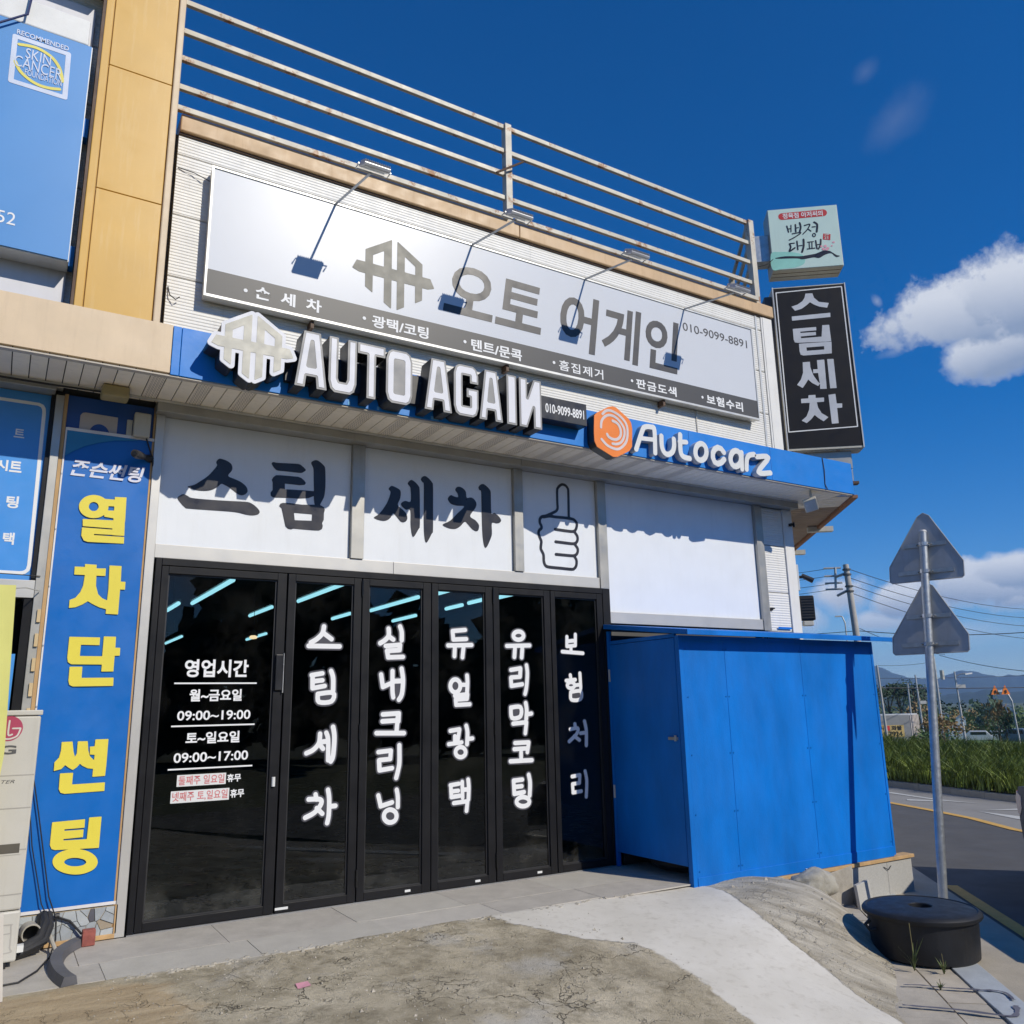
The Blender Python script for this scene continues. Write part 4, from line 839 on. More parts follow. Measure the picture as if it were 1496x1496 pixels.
for f in (.10, .2): m.obox(C0 + edir * .63 + sdir * f + Vector((0, 0, 7.2575)), edir * .46, sdir * .004, Vector((0, 0, .003)))
put('seam', m, brown_dark, t)
trace('teal_wash', 'wash', teal, t, .0012, .0008, fr=SF); trace('red_pill', 'pill', red_p, t, .0016, .0008, fr=SF)
for i in range(4): trace('letter', 'mb%d' % i, black_vinyl, t, .003, .001, fr=SF)
trace('brush_mountain', 'mount', black_vinyl, t, .0022, .0008, fr=SF); trace('red_stamp', 'stamp', red_p, t, .0018, .0008, fr=SF); trace('blossoms', 'bloss', pink, t, .0035, .0008, fr=SF)
text('정육점 아저씨의', .36, .90, 8.035, 8.118, white_vinyl, t, .0028, .0008, .02, fr=SF); text('酒', .885, .95, 7.67, 7.745, mint, t, .003, .0008, .02, fr=SF)
sbox('mounting_box', -.13, .159, -.30, -.08, 7.45, 7.85, galv, t, .004)
put('cable', MB().tube([tuple(C0 + edir * .17 - sdir * .02 + Vector((0, 0, 7.42))), tuple(C0 + edir * .08 - sdir * .06 + Vector((0, 0, 7.33))), tuple(C0 + edir * -.05 - sdir * .1 + Vector((0, 0, 7.28)))], .006, 6), rubber, t)
# ---- upper left blue sign
t = thing('shop_signboard', 'blue box signboard with a square white emblem, left of the ochre pilaster', 'sign', (-.7, -.2, 4.83))
B('sign_box', -3.4, .135, -.24, -.06, 4.83, 6.745, alu_edge, t, .004); B('sign_face', -3.39, .128, -.25, -.2405, 4.84, 6.738, M('sky_blue_face', (.07, .27, .62), .4, var=.05, vs=.6), t)
B('sign_top_band', -3.39, .10, -.24, -.06, 6.75, 6.98, M('white_top', (.74, .74, .72), .45), t, .01)
em = M('pale_emblem', (.60, .66, .80), .5)
trace('square_border', None, em, t, .2525, .0015, prims=[('S', .018, [-392, 6600, -28, 6600, -18, 6205, -382, 6205, -392, 6600])])
trace('yellow_arc', None, M('yellow_print', (.75, .66, .12), .5), t, .2535, .0015, prims=[('s', .012, [-360, 6540, -250, 6560, -150, 6530, -90, 6470, -60, 6400, -48, 6340]), ('s', .012, [-370, 6380, -330, 6310, -260, 6260, -190, 6240, -120, 6245, -60, 6262])])
text('RECOMMENDED', -.385, -.03, 6.625, 6.668, em, t, .2545, .001, .02)
text('SKIN', -.31, -.14, 6.44, 6.53, em, t, .2545, .001, 0); text('CANCER', -.375, -.055, 6.345, 6.44, em, t, .2555, .001, 0); text('FOUNDATION', -.30, -.05, 6.29, 6.345, em, t, .2545, .001, 0)
text('252', -.42, -.235, 5.015, 5.115, white_vinyl, t, .2525, .001, 0)
# ================================================================== RAILING ON THE PARAPET
t = thing('roof_railing', 'rusty pale five-bar railing standing on the parapet beam', 'railing', (4.4, .05, 6.555))
for z in (7.745, 7.44, 7.155, 6.86, 6.583):
    yr = -.0 if z > 6.6 else -.085
    B('rail', .75, 4.155, yr, yr + .04, z - .026, z + .026, rail_paint, t, .003); B('rail', 4.245, 7.93, yr, yr + .04, z - .026, z + .026, rail_paint, t, .003)
for x0, x1 in ((4.16, 4.24), (7.94, 8.03)): B('post', x0, x1, -.025, .06, 6.556, 7.78, rail_paint, t, .004)
for z in (7.745, 7.44, 7.155, 6.86, 6.585):
    a = Vector((8.0, .06, z)); put('rail', MB().obox(a + sdir * 1.6, sdir * 1.55, edir * .02, Vector((0, 0, .026))), rail_paint, t)
put('post', MB().obox(Vector((8.0, .06, 7.17)) + sdir * 1.5, sdir * .04, edir * .04, Vector((0, 0, .61))), rail_paint, t)
put('stay', MB().tube([(4.02, -.06, 7.08), (4.34, -.1, 7.30)], .012, 6), brown_dark, t)
put('loose_wire', MB().tube([(.87, -.01, 6.05), (1.0, -.03, 6.03), (1.13, -.05, 5.98)], .004, 5), rubber, None, label='thin black cable from the pilaster to the white signboard', category='cable')
put('loose_wire', MB().tube([(.87, -.01, 4.93), (.885, -.03, 4.85), (.93, -.05, 4.81), (.96, -.05, 4.84)], .005, 5), rubber, None, label='short frayed black wire end beside the ochre pilaster', category='cable')
put('loose_wire', MB().tube([(6.73, -.02, 4.86), (6.74, -.012, 4.6), (6.76, -.012, 4.28)], .006, 5), steel_dull, None, label='thin grey conduit between the white signboard and the blue fascia', category='cable')
put('loose_wire', MB().tube([(8.0, -.725, 4.27), (8.01, -.73, 4.1), (8.0, -.725, 3.95), (8.03, -.73, 3.89)], .005, 5), rubber, None, label='thin black cable hanging down the blue fascia near its corner', category='cable')
put('loose_wire', MB().tube([(-.06, -.62, 8.0), (-.30, -.3, 7.2), (-.33, -.29, 6.8), (-.6, -.29, 6.55), (-1, -.29, 6.2)], .009, 5), M('navy_cable', (.02, .03, .12), .5), None, label='dark blue cable crossing the top of the upper left sign', category='cable')

# ================================================================== FIXTURES ON THE FACADE
t = thing('junction_box', 'small pale junction box on the blue panel above the banner', 'junction box', (.76, 0, 3.6))
B('box_body', .70, .82, -.085, -.012, 3.59, 3.785, off_white, t, .012); B('box_side', .655, .695, -.03, -.012, 3.59, 3.73, off_white, t, .004)
put('cable', MB().tube([(.80, -.05, 3.59), (.825, -.05, 3.52), (.86, -.05, 3.42), (.87, -.02, 3.30)], .006, 6), rubber, t)
t = thing('soffit_lamp', 'aged yellowish box lamp under the soffit above the junction box', 'lamp', (.56, -.2, 3.89))
B('lamp_box', .44, .63, -.32, -.17, 3.80, 3.893, M('yellowed_plastic', (.33, .27, .13), .5, var=.15), t, .018)
put('cable', MB().tube([(-1.5, -.165, 3.872), (.1, -.17, 3.865), (.44, -.2, 3.86)], .008, 6), rubber, t)
t = thing('cctv_camera', 'small dark dome-like security camera on the edge of the blue banner', 'camera', (.80, -.05, 3.42))
put('camera_body', MB().tube([(.71, -.20, 3.415), (.73, -.16, 3.42), (.78, -.09, 3.43)], [.030, .034, .026], 14), M('camera_grey', (.05, .045, .04), .35), t, smooth=True); put('lens', MB().tube([(.705, -.21, 3.413), (.708, -.203, 3.414)], .018, 14), black_p, t)
put('mount', MB().tube([(.78, -.09, 3.43), (.83, -.04, 3.435), (.85, -.02, 3.435)], [.016, .03, .03], 10), black_p, t)
t = thing('floodlight', 'off-white floodlight hanging under the canopy near the building corner', 'lamp', (7.93, -.56, 3.89))
put('arm', MB().tube([(7.88, -.60, 3.89), (7.89, -.60, 3.79)], .014, 8), off_white, t)
c = Vector((7.93, -.55, 3.735)); ux = Vector((.75, .45, -.5)).normalized(); uz = Vector((-.35, -.45, -.62)); uz = (uz - ux * uz.dot(ux)).normalized(); uy = uz.cross(ux)
put('lamp_head', MB().obox(c, ux * .10, uy * .075, uz * .022), off_white, t, .008); put('lens', MB().obox(c + uz * .024, ux * .085, uy * .06, uz * .002), M('frosted_lens', (.45, .50, .52), .2), t)
t = thing('cctv_camera', 'black security camera pointing sideways from the corner of the side wall', 'camera', (8.3, .03, 2.95))
a = corner + sdir * .06 + Vector((0, 0, 2.98)); b_ = a + edir * .10
put('mount', MB().tube([tuple(a), tuple(b_)], .018, 8), black_p, t); put('camera_body', MB().tube([tuple(b_ + edir * -.02 + Vector((0, 0, .02))), tuple(b_ + edir * .11 + Vector((0, 0, -.05)))], [.028, .034], 12), black_p, t)
t = thing('wall_speaker', 'black ribbed horn box with a beige base on the side wall corner', 'speaker', (8.3, .05, 2.4))
a = corner + sdir * .10 + edir * .11 + Vector((0, 0, 2.60)); put('speaker_body', MB().obox(a, edir * .085, sdir * .06, Vector((0, 0, .15))), black_p, t, .012)
m = MB()
for j in range(8): m.obox(a + Vector((0, 0, -.12 + j * .034)) - sdir * .063, edir * .08, sdir * .006, Vector((0, 0, .008)))
put('grille', m, rubber, t); put('speaker_base', MB().obox(a + Vector((0, 0, -.185)), edir * .06, sdir * .05, Vector((0, 0, .03))), off_white, t, .01)
t = thing('outlet_box', 'flat white box on the edge of the side wall, next to the black camera', 'junction box', (8.24, .02, 2.85)); put('box_body', MB().obox(corner + sdir * .05 + edir * .02 + Vector((0, 0, 2.97)), edir * .018, sdir * .04, Vector((0, 0, .16))), white_p, t, .004)
t = thing('wall_sensor', 'tiny black sensor on the ribbed strip beside the blank white panel', 'sensor', (7.69, -.03, 2.55)); put('sensor_body', MB().tube([(7.69, -.0, 2.555), (7.69, -.05, 2.555)], .02, 10), black_p, t); put('sensor_arm', MB().box(7.70, 7.75, -.04, -.02, 2.56, 2.575), black_p, t)
t = thing('wall_sensor', 'tiny black bracket high on the corner post under the soffit', 'sensor', (8.17, -.03, 3.6)); put('sensor_body', MB().box(8.15, 8.2, -.07, -.02, 3.60, 3.63), black_p, t); put('sensor_arm', MB().box(8.17, 8.18, -.09, -.07, 3.58, 3.64), black_p, t)
# ---- air conditioner, yellow cloth
t = thing('air_conditioner', 'beige outdoor air conditioner unit with red round logo at the left', 'air conditioner', (-.2, -.3, 0))
acm = M('ac_beige', (.57, .55, .49), .45, var=.05, streak=.3, streakcol=(.42, .38, .29))
B('casing', -.70, .268, -.43, -.06, .33, 1.50, acm, t, .012); B('base_panel', -.70, .270, -.434, -.06, .035, .325, acm, t, .012); B('lid', -.71, .276, -.44, -.05, 1.502, 1.535, acm, t, .006)
for z in (.42, .68, .93, 1.13): B('groove', -.69, .262, -.432, -.4305, z, z + .006, M('ac_groove', (.42, .40, .36), .5), t)
B('side_vent_panel', -.66, -.06, -.436, -.4345, .40, 1.45, M('ac_vent', (.25, .24, .22), .5), t)
B('handle_recess', .105, .225, -.434, -.4305, .665, .72, M('ac_recess', (.10, .09, .07), .7), t); B('handle_rim', .098, .232, -.4335, -.431, .655, .664, acm, t)
trace('panel_groove', None, M('ac_groove', (.42, .40, .36), .5), t, .4355, .0015, prims=[('s', .004, [-100, 250, 200, 250, 225, 235, 230, 120, 215, 90, -100, 85]), ('s', .003, [-100, 190, 225, 200])])
for x in (-.6, .12): B('foot', x, x + .10, -.42, -.08, .0, .034, black_p, t)
trace('round_logo', None, M('logo_red', (.45, .06, .12), .5), t, .4315, .001, prims=[('b', 0, [int(93 + 78 * math.cos(q)) if h == 0 else int(1422 + 78 * math.sin(q)) for q in np.linspace(0, 2 * math.pi, 25)[:-1] for h in (0, 1)])])
lgm = M('logo_white', (.68, .66, .60), .5)
trace('logo_mark', None, lgm, t, .433, .001, prims=[('s', .005, [93, 1470, 93, 1385, 115, 1385]), ('s', .005, [158, 1422, 115, 1422]), ('s', .005, [158, 1418, 145, 1378, 120, 1362, 93, 1357, 60, 1365, 38, 1390, 30, 1422, 40, 1460])]); put('logo_dot', MB().tube([(.062, -.4335, 1.445), (.062, -.4320, 1.445)], .008, 10), lgm, t)
text('LG', -.02, .148, 1.262, 1.318, M('logo_grey', (.10, .10, .10), .5), t, .4315, .001, .035); text('INVERTER', -.05, .158, 1.085, 1.105, M('logo_grey', (.10, .10, .10), .5), t, .4315, .001, 0, shear=.3)
t = thing('yellow_cloth', 'pale yellow cloth banner hanging at the left edge over the air conditioner', 'banner', (-.3, -.6, 1.0))
m = MB(); nx, nz = 26, 40
for i in range(nx + 1):
    for j in range(nz + 1):
        u, v = i / nx, j / nz; z = .55 + 1.77 * v; xr = .040 + .041 * (2.31 - z) if z > 1.28 else .082 - .07 * (1.28 - z)
        m.v.append((-.9 + (xr + .9) * u, -.60 + .012 * math.sin(14 * u + 2 * v) + .01 * (1 - v) * math.sin(23 * u), z))
for i in range(nx):
    for j in range(nz): a = i * (nz + 1) + j; m.f.append((a, a + nz + 1, a + nz + 2, a + 1))
put('cloth', m, M('yellow_cloth', (.72, .70, .22), .7, var=.05), t, smooth=True)
put('cord', MB().tube([(.035, -.60, 2.30), (.10, -.35, 2.34), (.19, -.06, 2.36)], .004, 5), off_white, t); put('cord', MB().tube([(-1, -.05, 2.475), (.0, -.05, 2.47), (.185, -.055, 2.465)], .0035, 5), rubber, t)
# ---- things on the ground at the left
t = thing('mosaic_plinth', 'broken grey stone mosaic plinth with wood edging under the blue banner', 'plinth', (.6, -.02, 0))
sm = [M('mosaic_grey', (.36, .39, .41), .4, var=.15, vs=9), M('mosaic_light', (.44, .47, .48), .4, var=.12, vs=9), M('mosaic_tan', (.36, .30, .22), .5, var=.2), M('mosaic_dark', (.10, .10, .12), .4, var=.3)]
rr = random.Random(5); pts = [(.30 + rr.random() * .56, .03 + rr.random() * .17) for _ in range(26)]
B('mortar', .28, .865, -.022, .03, 0, .21, M('mortar', (.46, .36, .22), .9), t)
def clip(Pg, a, b_, c_):   # keep a*x+b*z<=c
    out = []
    for i in range(len(Pg)):
        p, q = Pg[i - 1], Pg[i]; dp, dq = a * p[0] + b_ * p[1] - c_, a * q[0] + b_ * q[1] - c_
        if (dp <= 0) != (dq <= 0): s = dp / (dp - dq); out.append((p[0] + (q[0] - p[0]) * s, p[1] + (q[1] - p[1]) * s))
        if dq <= 0: out.append(q)
    return out
def voronoi(pts, box, gap):
    res = []
    for i, p in enumerate(pts):
        Pg = [(box[0], box[2]), (box[1], box[2]), (box[1], box[3]), (box[0], box[3])]
        for j, q in enumerate(pts):
            if j == i or not Pg: continue
            a, b_ = q[0] - p[0], q[1] - p[1]; l_ = math.hypot(a, b_); a /= l_; b_ /= l_
            Pg = clip(Pg, a, b_, (a * (p[0] + q[0]) + b_ * (p[1] + q[1])) / 2 - gap)
        if len(Pg) >= 3: res.append(Pg)
    return res
for Pg in voronoi(pts, (.285, .855, .03, .205), .002):
    d_ = .024 + rr.random() * .010; put('stone_piece', MB().prism([(x, -.0225, z) for x, z in Pg], (0, 0, 0), (0, -d_ + .0225 - .002, 0)), rr.choice([sm[0], sm[0], sm[1], sm[1], sm[2], sm[3]]), t)
B('wood_edge', .24, .868, -.045, -.0, .0, .03, wood, t, .003); B('wood_edge', .856, .872, -.045, -.0, .031, .215, wood, t)
t = thing('drain_pipe', 'cut grey plastic pipe end sticking out beside the air conditioner', 'pipe', (.36, -.12, .1))
pv = M('pvc', (.42, .39, .33), .5)
m = MB(); 
for r_ in (.058, .050): m.tube([(.355, -.17, .125), (.34, .0, .12)], r_, 24, cap=False)
m.lathe([(0, 0)], (0, 0, 0), 3) if False else None
put('pipe', m, pv, t, smooth=True); put('pipe_rim', MB().tube([(.355 + .054 * math.cos(q), -.171, .125 + .054 * math.sin(q)) for q in np.linspace(0, 2 * math.pi, 25)], .005, 6), pv, t); put('pipe_inside', MB().tube([(.345, -.06, .122), (.344, -.05, .122)], .05, 24), dark, t)
t = thing('insulated_hoses', 'bundle of black insulated hoses behind the air conditioner base', 'hose', (.36, -.2, 0))
for k_, (dx, dz, r_) in enumerate([(0, 0, .03), (.03, -.02, .026), (-.01, -.05, .03)]): put('hose', MB().tube([(.22, -.25, .06 + dz), (.30 + dx, -.25, .035 + .03 + dz * .5), (.40 + dx, -.20, .10 + dz), (.43 + dx, -.12, .17 + dz), (.42 + dx, -.04, .21)], r_, 10), rubber, t, smooth=True)
put('hose', MB().tube([(.455, -.05, .20), (.46, -.12, .10), (.50, -.30, .02)], .013, 8), pv, t, smooth=True); put('tape_end', MB().box(.27, .31, -.33, -.28, .06, .10), white_p, t)
t = thing('power_cable', 'thin black cables running down the banner to the ground', 'cable', (.3, -.1, 0))
put('cable', MB().tube([(.27, -.05, 1.12), (.33, -.055, .85), (.44, -.06, .32), (.495, -.07, .18)], .0045, 6), rubber, t); put('cable', MB().tube([(.265, -.05, .95), (.31, -.055, .65), (.40, -.06, .28), (.45, -.07, .18)], .004, 6), rubber, t)
put('cable', MB().tube([(.495, -.07, .18), (.50, -.12, .06), (.46, -.35, .012), (.38, -.62, .008), (.28, -.80, .006), (.15, -.82, .006), (-.1, -.78, .006)], .006, 6), rubber, t, smooth=True); put('cable', MB().tube([(.49, -.05, .19), (.58, -.05, .15), (.66, -.06, .06)], .008, 6), rubber, t)
put('plug', MB().tube([(.49, -.06, .195), (.515, -.06, .195)], .018, 8), rubber, t)
t = tag(put('brick', MB().box(.655, .735, -.165, -.10, .0, .10), M('red_brick', (.30, .09, .07), .85, var=.3, vs=18, bump=.5, bs=40), None, .006), 'broken red brick standing below the mosaic base', 'brick')
t = thing('rubber_curb', 'curved dark rubber strip lying on the pavement below the brick', 'rubber strip', (.6, -.5, 0))
pth = [(.640, -.10), (.565, -.22), (.510, -.36), (.480, -.54), (.480, -.72), (.495, -.88), (.525, -1.02)]
cp = catmull(pth, False, 5); m = MB(); n_ = len(cp)
for i, p in enumerate(cp):
    d_ = cp[min(i + 1, n_ - 1)] - cp[max(i - 1, 0)]; d_ = d_ / np.hypot(*d_); nn = np.array([d_[1], -d_[0]])
    for (o_, h_) in ((-.045, 0), (-.035, .045), (.03, .05), (.045, .0)): m.v.append((p[0] + nn[0] * o_, p[1] + nn[1] * o_, h_))
for i in range(n_ - 1):
    for j in range(3): a = i * 4 + j; m.f.append((a, a + 4, a + 5, a + 1))
m.f.append((0, 1, 2, 3)); m.f.append(((n_ - 1) * 4 + 3, (n_ - 1) * 4 + 2, (n_ - 1) * 4 + 1, (n_ - 1) * 4)); put('strip', m, M('grey_rubber', (.12, .12, .13), .7, var=.25, bump=.3), t)
t = tag(put('wooden_stake', MB().obox((.145, -1.08, .22), (.035, 0, 0), (0, .02, .0), (-.02, .02, .22)), M('white_painted_wood', (.60, .56, .50), .7, var=.1), None, .003), 'white painted stake leaning at the bottom left edge', 'stake')

# ================================================================== BLUE STORAGE SHED
t = thing('storage_shed', 'bright blue painted metal lean-to shed at the right of the glass doors', 'shed', (6.6, -.5, -.05))
def Q(name, *a, mat=blue_paint, bevel=.002): return B(name, *a, mat, t, bevel)
for x0, x1 in ((5.275, 5.79), (5.793, 6.835), (6.838, 7.95)): Q('front_panel', x0, x1, -1.10, -1.08, .0, 2.10)
Q('corner_post', 5.225, 5.272, -1.104, -1.05, -.03, 2.10); Q('corner_post', 7.953, 7.985, -1.104, -1.05, -.04, 2.10); Q('bottom_rail', 5.274, 7.951, -1.108, -1.1005, -.05, .045); Q('top_rail', 5.274, 7.951, -1.105, -1.1005, 2.05, 2.10)
m = MB()
for zz in (.09, .55, 1.05, 1.55, 1.98):
    for xx in (5.30, 5.77, 5.81, 6.815, 6.86, 7.93): m.tube([(xx, -1.1, zz), (xx, -1.104, zz)], .007, 6)
put('screws', m, M('screw_blue', (.0, .12, .42), .35, .3), t, kind='stuff'); Q('side_panel', 7.96, 7.98, -1.04, .0, -.04, 2.08); put('back_dark', MB().box(5.32, 7.95, -.06, -.05, .0, 2.1), M('shed_inside', (.03, .03, .03), .9), t)
d = Q('door', 5.228, 5.255, -1.04, -.085, .13, 2.08); 
for z in (.62, 1.72): put('hinge', MB().tube([(5.222, -.075, z), (5.222, -.075, z + .12)], .010, 8), off_white, d)
put('latch', MB().box(5.215, 5.227, -1.02, -.90, 1.18, 1.205), galv, d); put('latch', MB().tube([(5.212, -1.0, 1.17), (5.212, -1.0, 1.22)], .012, 8), galv, d)
Q('door_post', 5.225, 5.262, -.078, -.048, .0, 2.22); Q('door_header', 5.232, 5.262, -1.04, -.08, 2.085, 2.12)
m = MB().prism([(5.19, -1.265, 2.092), (5.19, -.05, 2.245), (5.19, -.05, 2.29), (5.19, -1.265, 2.138)], (0, 0, 0), (2.98, 0, 0)); put('roof', m, blue_paint, t, .003)
B('paint_smear', 7.80, 8.03, -.0225, -.0205, 2.33, 2.355, blue_paint, t)
B('tyre_ring', 5.5, 5.51, -.5, -.49, 0, .01, dark, t) if False else put('tyre', MB().lathe([(.22, .02), (.36, .01), (.42, .06), (.42, .12), (.36, .17), (.22, .16)], (5.78, -.52, .0), 32), rubber, t, smooth=True)
B('sill_timber', 5.4, 8.24, -1.13, -1.0, -.085, -.052, wood, t, .004)
t = thing('granite_plinth', 'pale speckled granite slabs standing under the blue shed', 'plinth', (7.6, -1.1, -.4))
gr = M('granite', (.45, .44, .41), .55, var=.1, vs=60, grit=.45, bump=.06, bs=200)
B('slab', 7.235, 7.80, -1.115, -1.075, -.56, -.09, gr, t, .004); B('slab', 7.806, 8.205, -1.112, -1.072, -.56, -.088, gr, t, .004); put('slab', MB().obox((7.03, -1.12, -.26), (.19, .0, .02), (0, .018, 0), (.02, 0, .18)), M('granite_dirty', (.36, .33, .28), .7, var=.2, vs=12, grit=.4), t, .004)
put('slab', MB().obox((7.24, -1.24, -.36), (.16, .05, 0), (0, .018, 0), (.015, .03, .16)), gr, t, .004); B('slab', 8.206, 8.216, -1.07, -.1, -.56, -.09, M('edge_strip', (.5, .38, .15), .6), t)
B('core', 5.35, 7.9, -1.04, -.1, -.6, -.06, M('rubble', (.10, .09, .08), .9), t)
m = MB().tube([(7.74, -1.118, -.13), (7.80, -1.13, -.16), (7.86, -1.118, -.13)], .004, 5); put('wire_loop', m, rubber, t)
def rock(name, c, s, mat, seed, parent=None, n=2):
    import bmesh
    bm = bmesh.new(); bmesh.ops.create_icosphere(bm, subdivisions=n, radius=1); from mathutils import noise
    for v in bm.verts:
        f = 1 + .22 * noise.noise(v.co * 1.4 + Vector((seed, 0, 0))) + .09 * noise.noise(v.co * 4 + Vector((0, seed, 0)))
        v.co = Vector((c[0] + v.co.x * s[0] * f, c[1] + v.co.y * s[1] * f, c[2] + v.co.z * s[2] * f))
    me = bpy.data.meshes.new(name); bm.to_mesh(me); bm.free(); return put(name, me, mat, parent, smooth=True)
rk = M('rough_concrete_lump', (.33, .31, .26), .9, var=.25, vs=9, bump=.6, bs=30)
tag(rock('boulder', (6.52, -1.28, -.12), (.25, .14, .13), rk, 3, n=4), 'rounded concrete lump at the foot of the blue shed', 'rock')
t = thing('curved_shard', 'thin curved white ceramic shard leaning behind the concrete lump', 'shard', (6.68, -1.2, -.2))
put('shard', MB().tube([(6.55, -1.165, -.02), (6.66, -1.165, -.04), (6.75, -1.165, -.12), (6.80, -1.165, -.22), (6.82, -1.165, -.32)], [.012, .022, .026, .024, .02], 8), white_p, t, smooth=True)
for i, (x, y, s_) in enumerate([(5.62, -1.18, .10), (5.80, -1.17, .12), (6.0, -1.19, .08), (6.18, -1.17, .09), (5.47, -1.17, .06)]):
    tag(rock('stone_chunk', (x, y, -.085), (s_, s_ * .5, .05), rk, 10 + i), ['flat stone chunk under the shed edge, second from its left corner', 'broad stone chunk under the shed edge, largest of the row', 'small stone chunk under the shed edge, middle of the row', 'round stone chunk under the shed edge beside the concrete lump', 'tiny stone chunk under the left corner of the blue shed'][i], 'stone', 'stone chunks under the shed edge')

# ================================================================== GROUND
ctrl = np.array([(-3, -1, 0), (0, -1.05, 0), (2, -1.05, -.005), (4.3, -1.0, -.01), (5.25, -1.15, -.035), (6.3, -1.12, -.10), (6.35, -1.5, -.12), (6.2, -1.85, -.19), (5.95, -2.15, -.27), (5.45, -2.6, -.34), (4.95, -2.98, -.38),
    (6.45, -2.0, -.46), (6.0, -2.5, -.47), (5.6, -2.92, -.46), (5.1, -3.35, -.45), (4.6, -3.6, -.44), (4.04, -1.92, -.08), (3.9, -2.7, -.19), (3.9, -3.1, -.27), (4.7, -3.2, -.36), (2.3, -2.9, -.10), (0, -3, -.06), (-3, -3, -.05), (0, -6.8, -.12), (3, -5, -.33), (4.8, -4.6, -.48), (-3, -7, -.1), (3, -8, -.45), (0, -9, -.2), (6.8, -1.5, -.48), (7.2, -1.3, -.5), (5.2, -1.9, -.075), (3.0, -1.9, -.045)], float)
def tps_fit(c):
    k = len(c); d_ = np.hypot(c[:, None, 0] - c[None, :, 0], c[:, None, 1] - c[None, :, 1]); K = np.where(d_ > 0, d_ ** 2 * np.log(d_ + 1e-12), 0) + np.eye(k) * .02
    Pm = np.c_[np.ones(k), c[:, :2]]; A = np.zeros((k + 3, k + 3)); A[:k, :k] = K; A[:k, k:] = Pm; A[k:, :k] = Pm.T
    w = np.linalg.solve(A, np.r_[c[:, 2], 0, 0, 0])
    def f(x, y):
        s_ = w[k] + w[k + 1] * x + w[k + 2] * y
        for i in range(k):
            q = np.hypot(x - c[i, 0], y - c[i, 1]); s_ = s_ + w[i] * np.where(q > 0, q * q * np.log(q + 1e-12), 0)
        return s_
    return f
zf = tps_fit(ctrl)
xs = np.r_[np.arange(-8, -.5, .25), np.arange(-.5, 7.4, .045)]; ys = np.r_[np.arange(-10, -4.4, .2), np.arange(-4.4, -.86, .04)]
GX, GY = np.meshgrid(xs, ys, indexing='ij'); GZ = zf(GX, GY)
def vn(X, Y, s, seed):           # smooth value noise
    r_ = np.random.RandomState(seed).rand(64, 64); x = X * s + 100; y = Y * s + 100; xi = np.floor(x).astype(int); yi = np.floor(y).astype(int); fx = x - xi; fy = y - yi; fx = fx * fx * (3 - 2 * fx); fy = fy * fy * (3 - 2 * fy)
    g = lambda a, b_: r_[a % 64, b_ % 64]
    return (g(xi, yi) * (1 - fx) + g(xi + 1, yi) * fx) * (1 - fy) + (g(xi, yi + 1) * (1 - fx) + g(xi + 1, yi + 1) * fx) * fy - .5
ramp_poly = np.array([(3.25, -1.02), (4.3, -.8), (5.36, -.95), (5.36, -1.28), (5.18, -1.7), (5.08, -2.1), (4.98, -2.69), (4.885, -3.14), (4.78, -3.6), (4.5, -4.4), (3.5, -4.6), (3.72, -3.6), (3.776, -3.18), (3.88, -2.55), (3.90, -2.26), (3.86, -1.98), (3.6, -1.78), (3.45, -1.55), (3.35, -1.35)])
rs = -sdf_poly(GX, GY, ramp_poly); sand = -sdf_poly(GX, GY, np.array([(-8, -1.0), (.2, -1.0), (.75, -1.06), (1.05, -1.3), (1.15, -1.7), (1.0, -2.4), (.6, -4), (-8, -4)]))
mound = -sdf_poly(GX, GY, np.array([(5.36, -1.1), (7.5, -1.1), (7.5, -2.4), (5, -4), (4.6, -4.2), (4.86, -3.2), (4.97, -2.69), (5.08, -2.1), (5.2, -1.68), (5.36, -1.3)]))
rough_amt = 1 - np.clip(rs * 12 + .5, 0, 1)
GZ = GZ + rough_amt * (vn(GX, GY, 3.1, 1) * .016 + vn(GX, GY, 9, 2) * .008 + vn(GX, GY, 21, 3) * .004) + np.clip(rs * 30, 0, 1) * .006
GZ = np.where(GY > -1.03, np.minimum(GZ, -.008 + (GY + 1.0) * 0), GZ)
nxg, nyg = GX.shape; idx = np.arange(nxg * nyg).reshape(nxg, nyg)
me = bpy.data.meshes.new('ground'); me.from_pydata(np.c_[GX.ravel(), GY.ravel(), GZ.ravel()].tolist(), [], np.c_[idx[:-1, :-1].ravel(), idx[1:, :-1].ravel(), idx[1:, 1:].ravel(), idx[:-1, 1:].ravel()].tolist())
for nm, ar in (('ramp', rs), ('sand', sand), ('mound', mound)):
    at = me.attributes.new(nm, 'FLOAT', 'POINT'); at.data.foreach_set('value', np.clip(ar, -1, 1).ravel().astype(np.float32))
me.polygons.foreach_set('use_smooth', [True] * len(me.polygons))
gm = bpy.data.materials.new('cracked_concrete'); gm.use_nodes = True; T_ = gm.node_tree; bs_ = T_.nodes['Principled BSDF']; bs_.inputs['Roughness'].default_value = .9; bs_.inputs['Specular IOR Level'].default_value = .25
def gn(t_, **k):
    n = T_.nodes.new(t_)
    for a, b_ in k.items(): setattr(n, a, b_)
    return n
gtc = gn('ShaderNodeTexCoord').outputs['Object']
def gnoise(sc, det=6, ro=.6, vec=None, out=0):
    n = gn('ShaderNodeTexNoise'); n.inputs['Scale'].default_value = sc; n.inputs['Detail'].default_value = det; n.inputs['Roughness'].default_value = ro; T_.links.new(vec or gtc, n.inputs['Vector']); return n.outputs[out]
def gmath(op, a, b_=None, cl=False):
    n = gn('ShaderNodeMath', operation=op, use_clamp=cl)
    for i, v in enumerate((a, b_)):
        if v is None: continue
        if isinstance(v, (int, float)): n.inputs[i].default_value = v
        else: T_.links.new(v, n.inputs[i])
    return n.outputs[0]
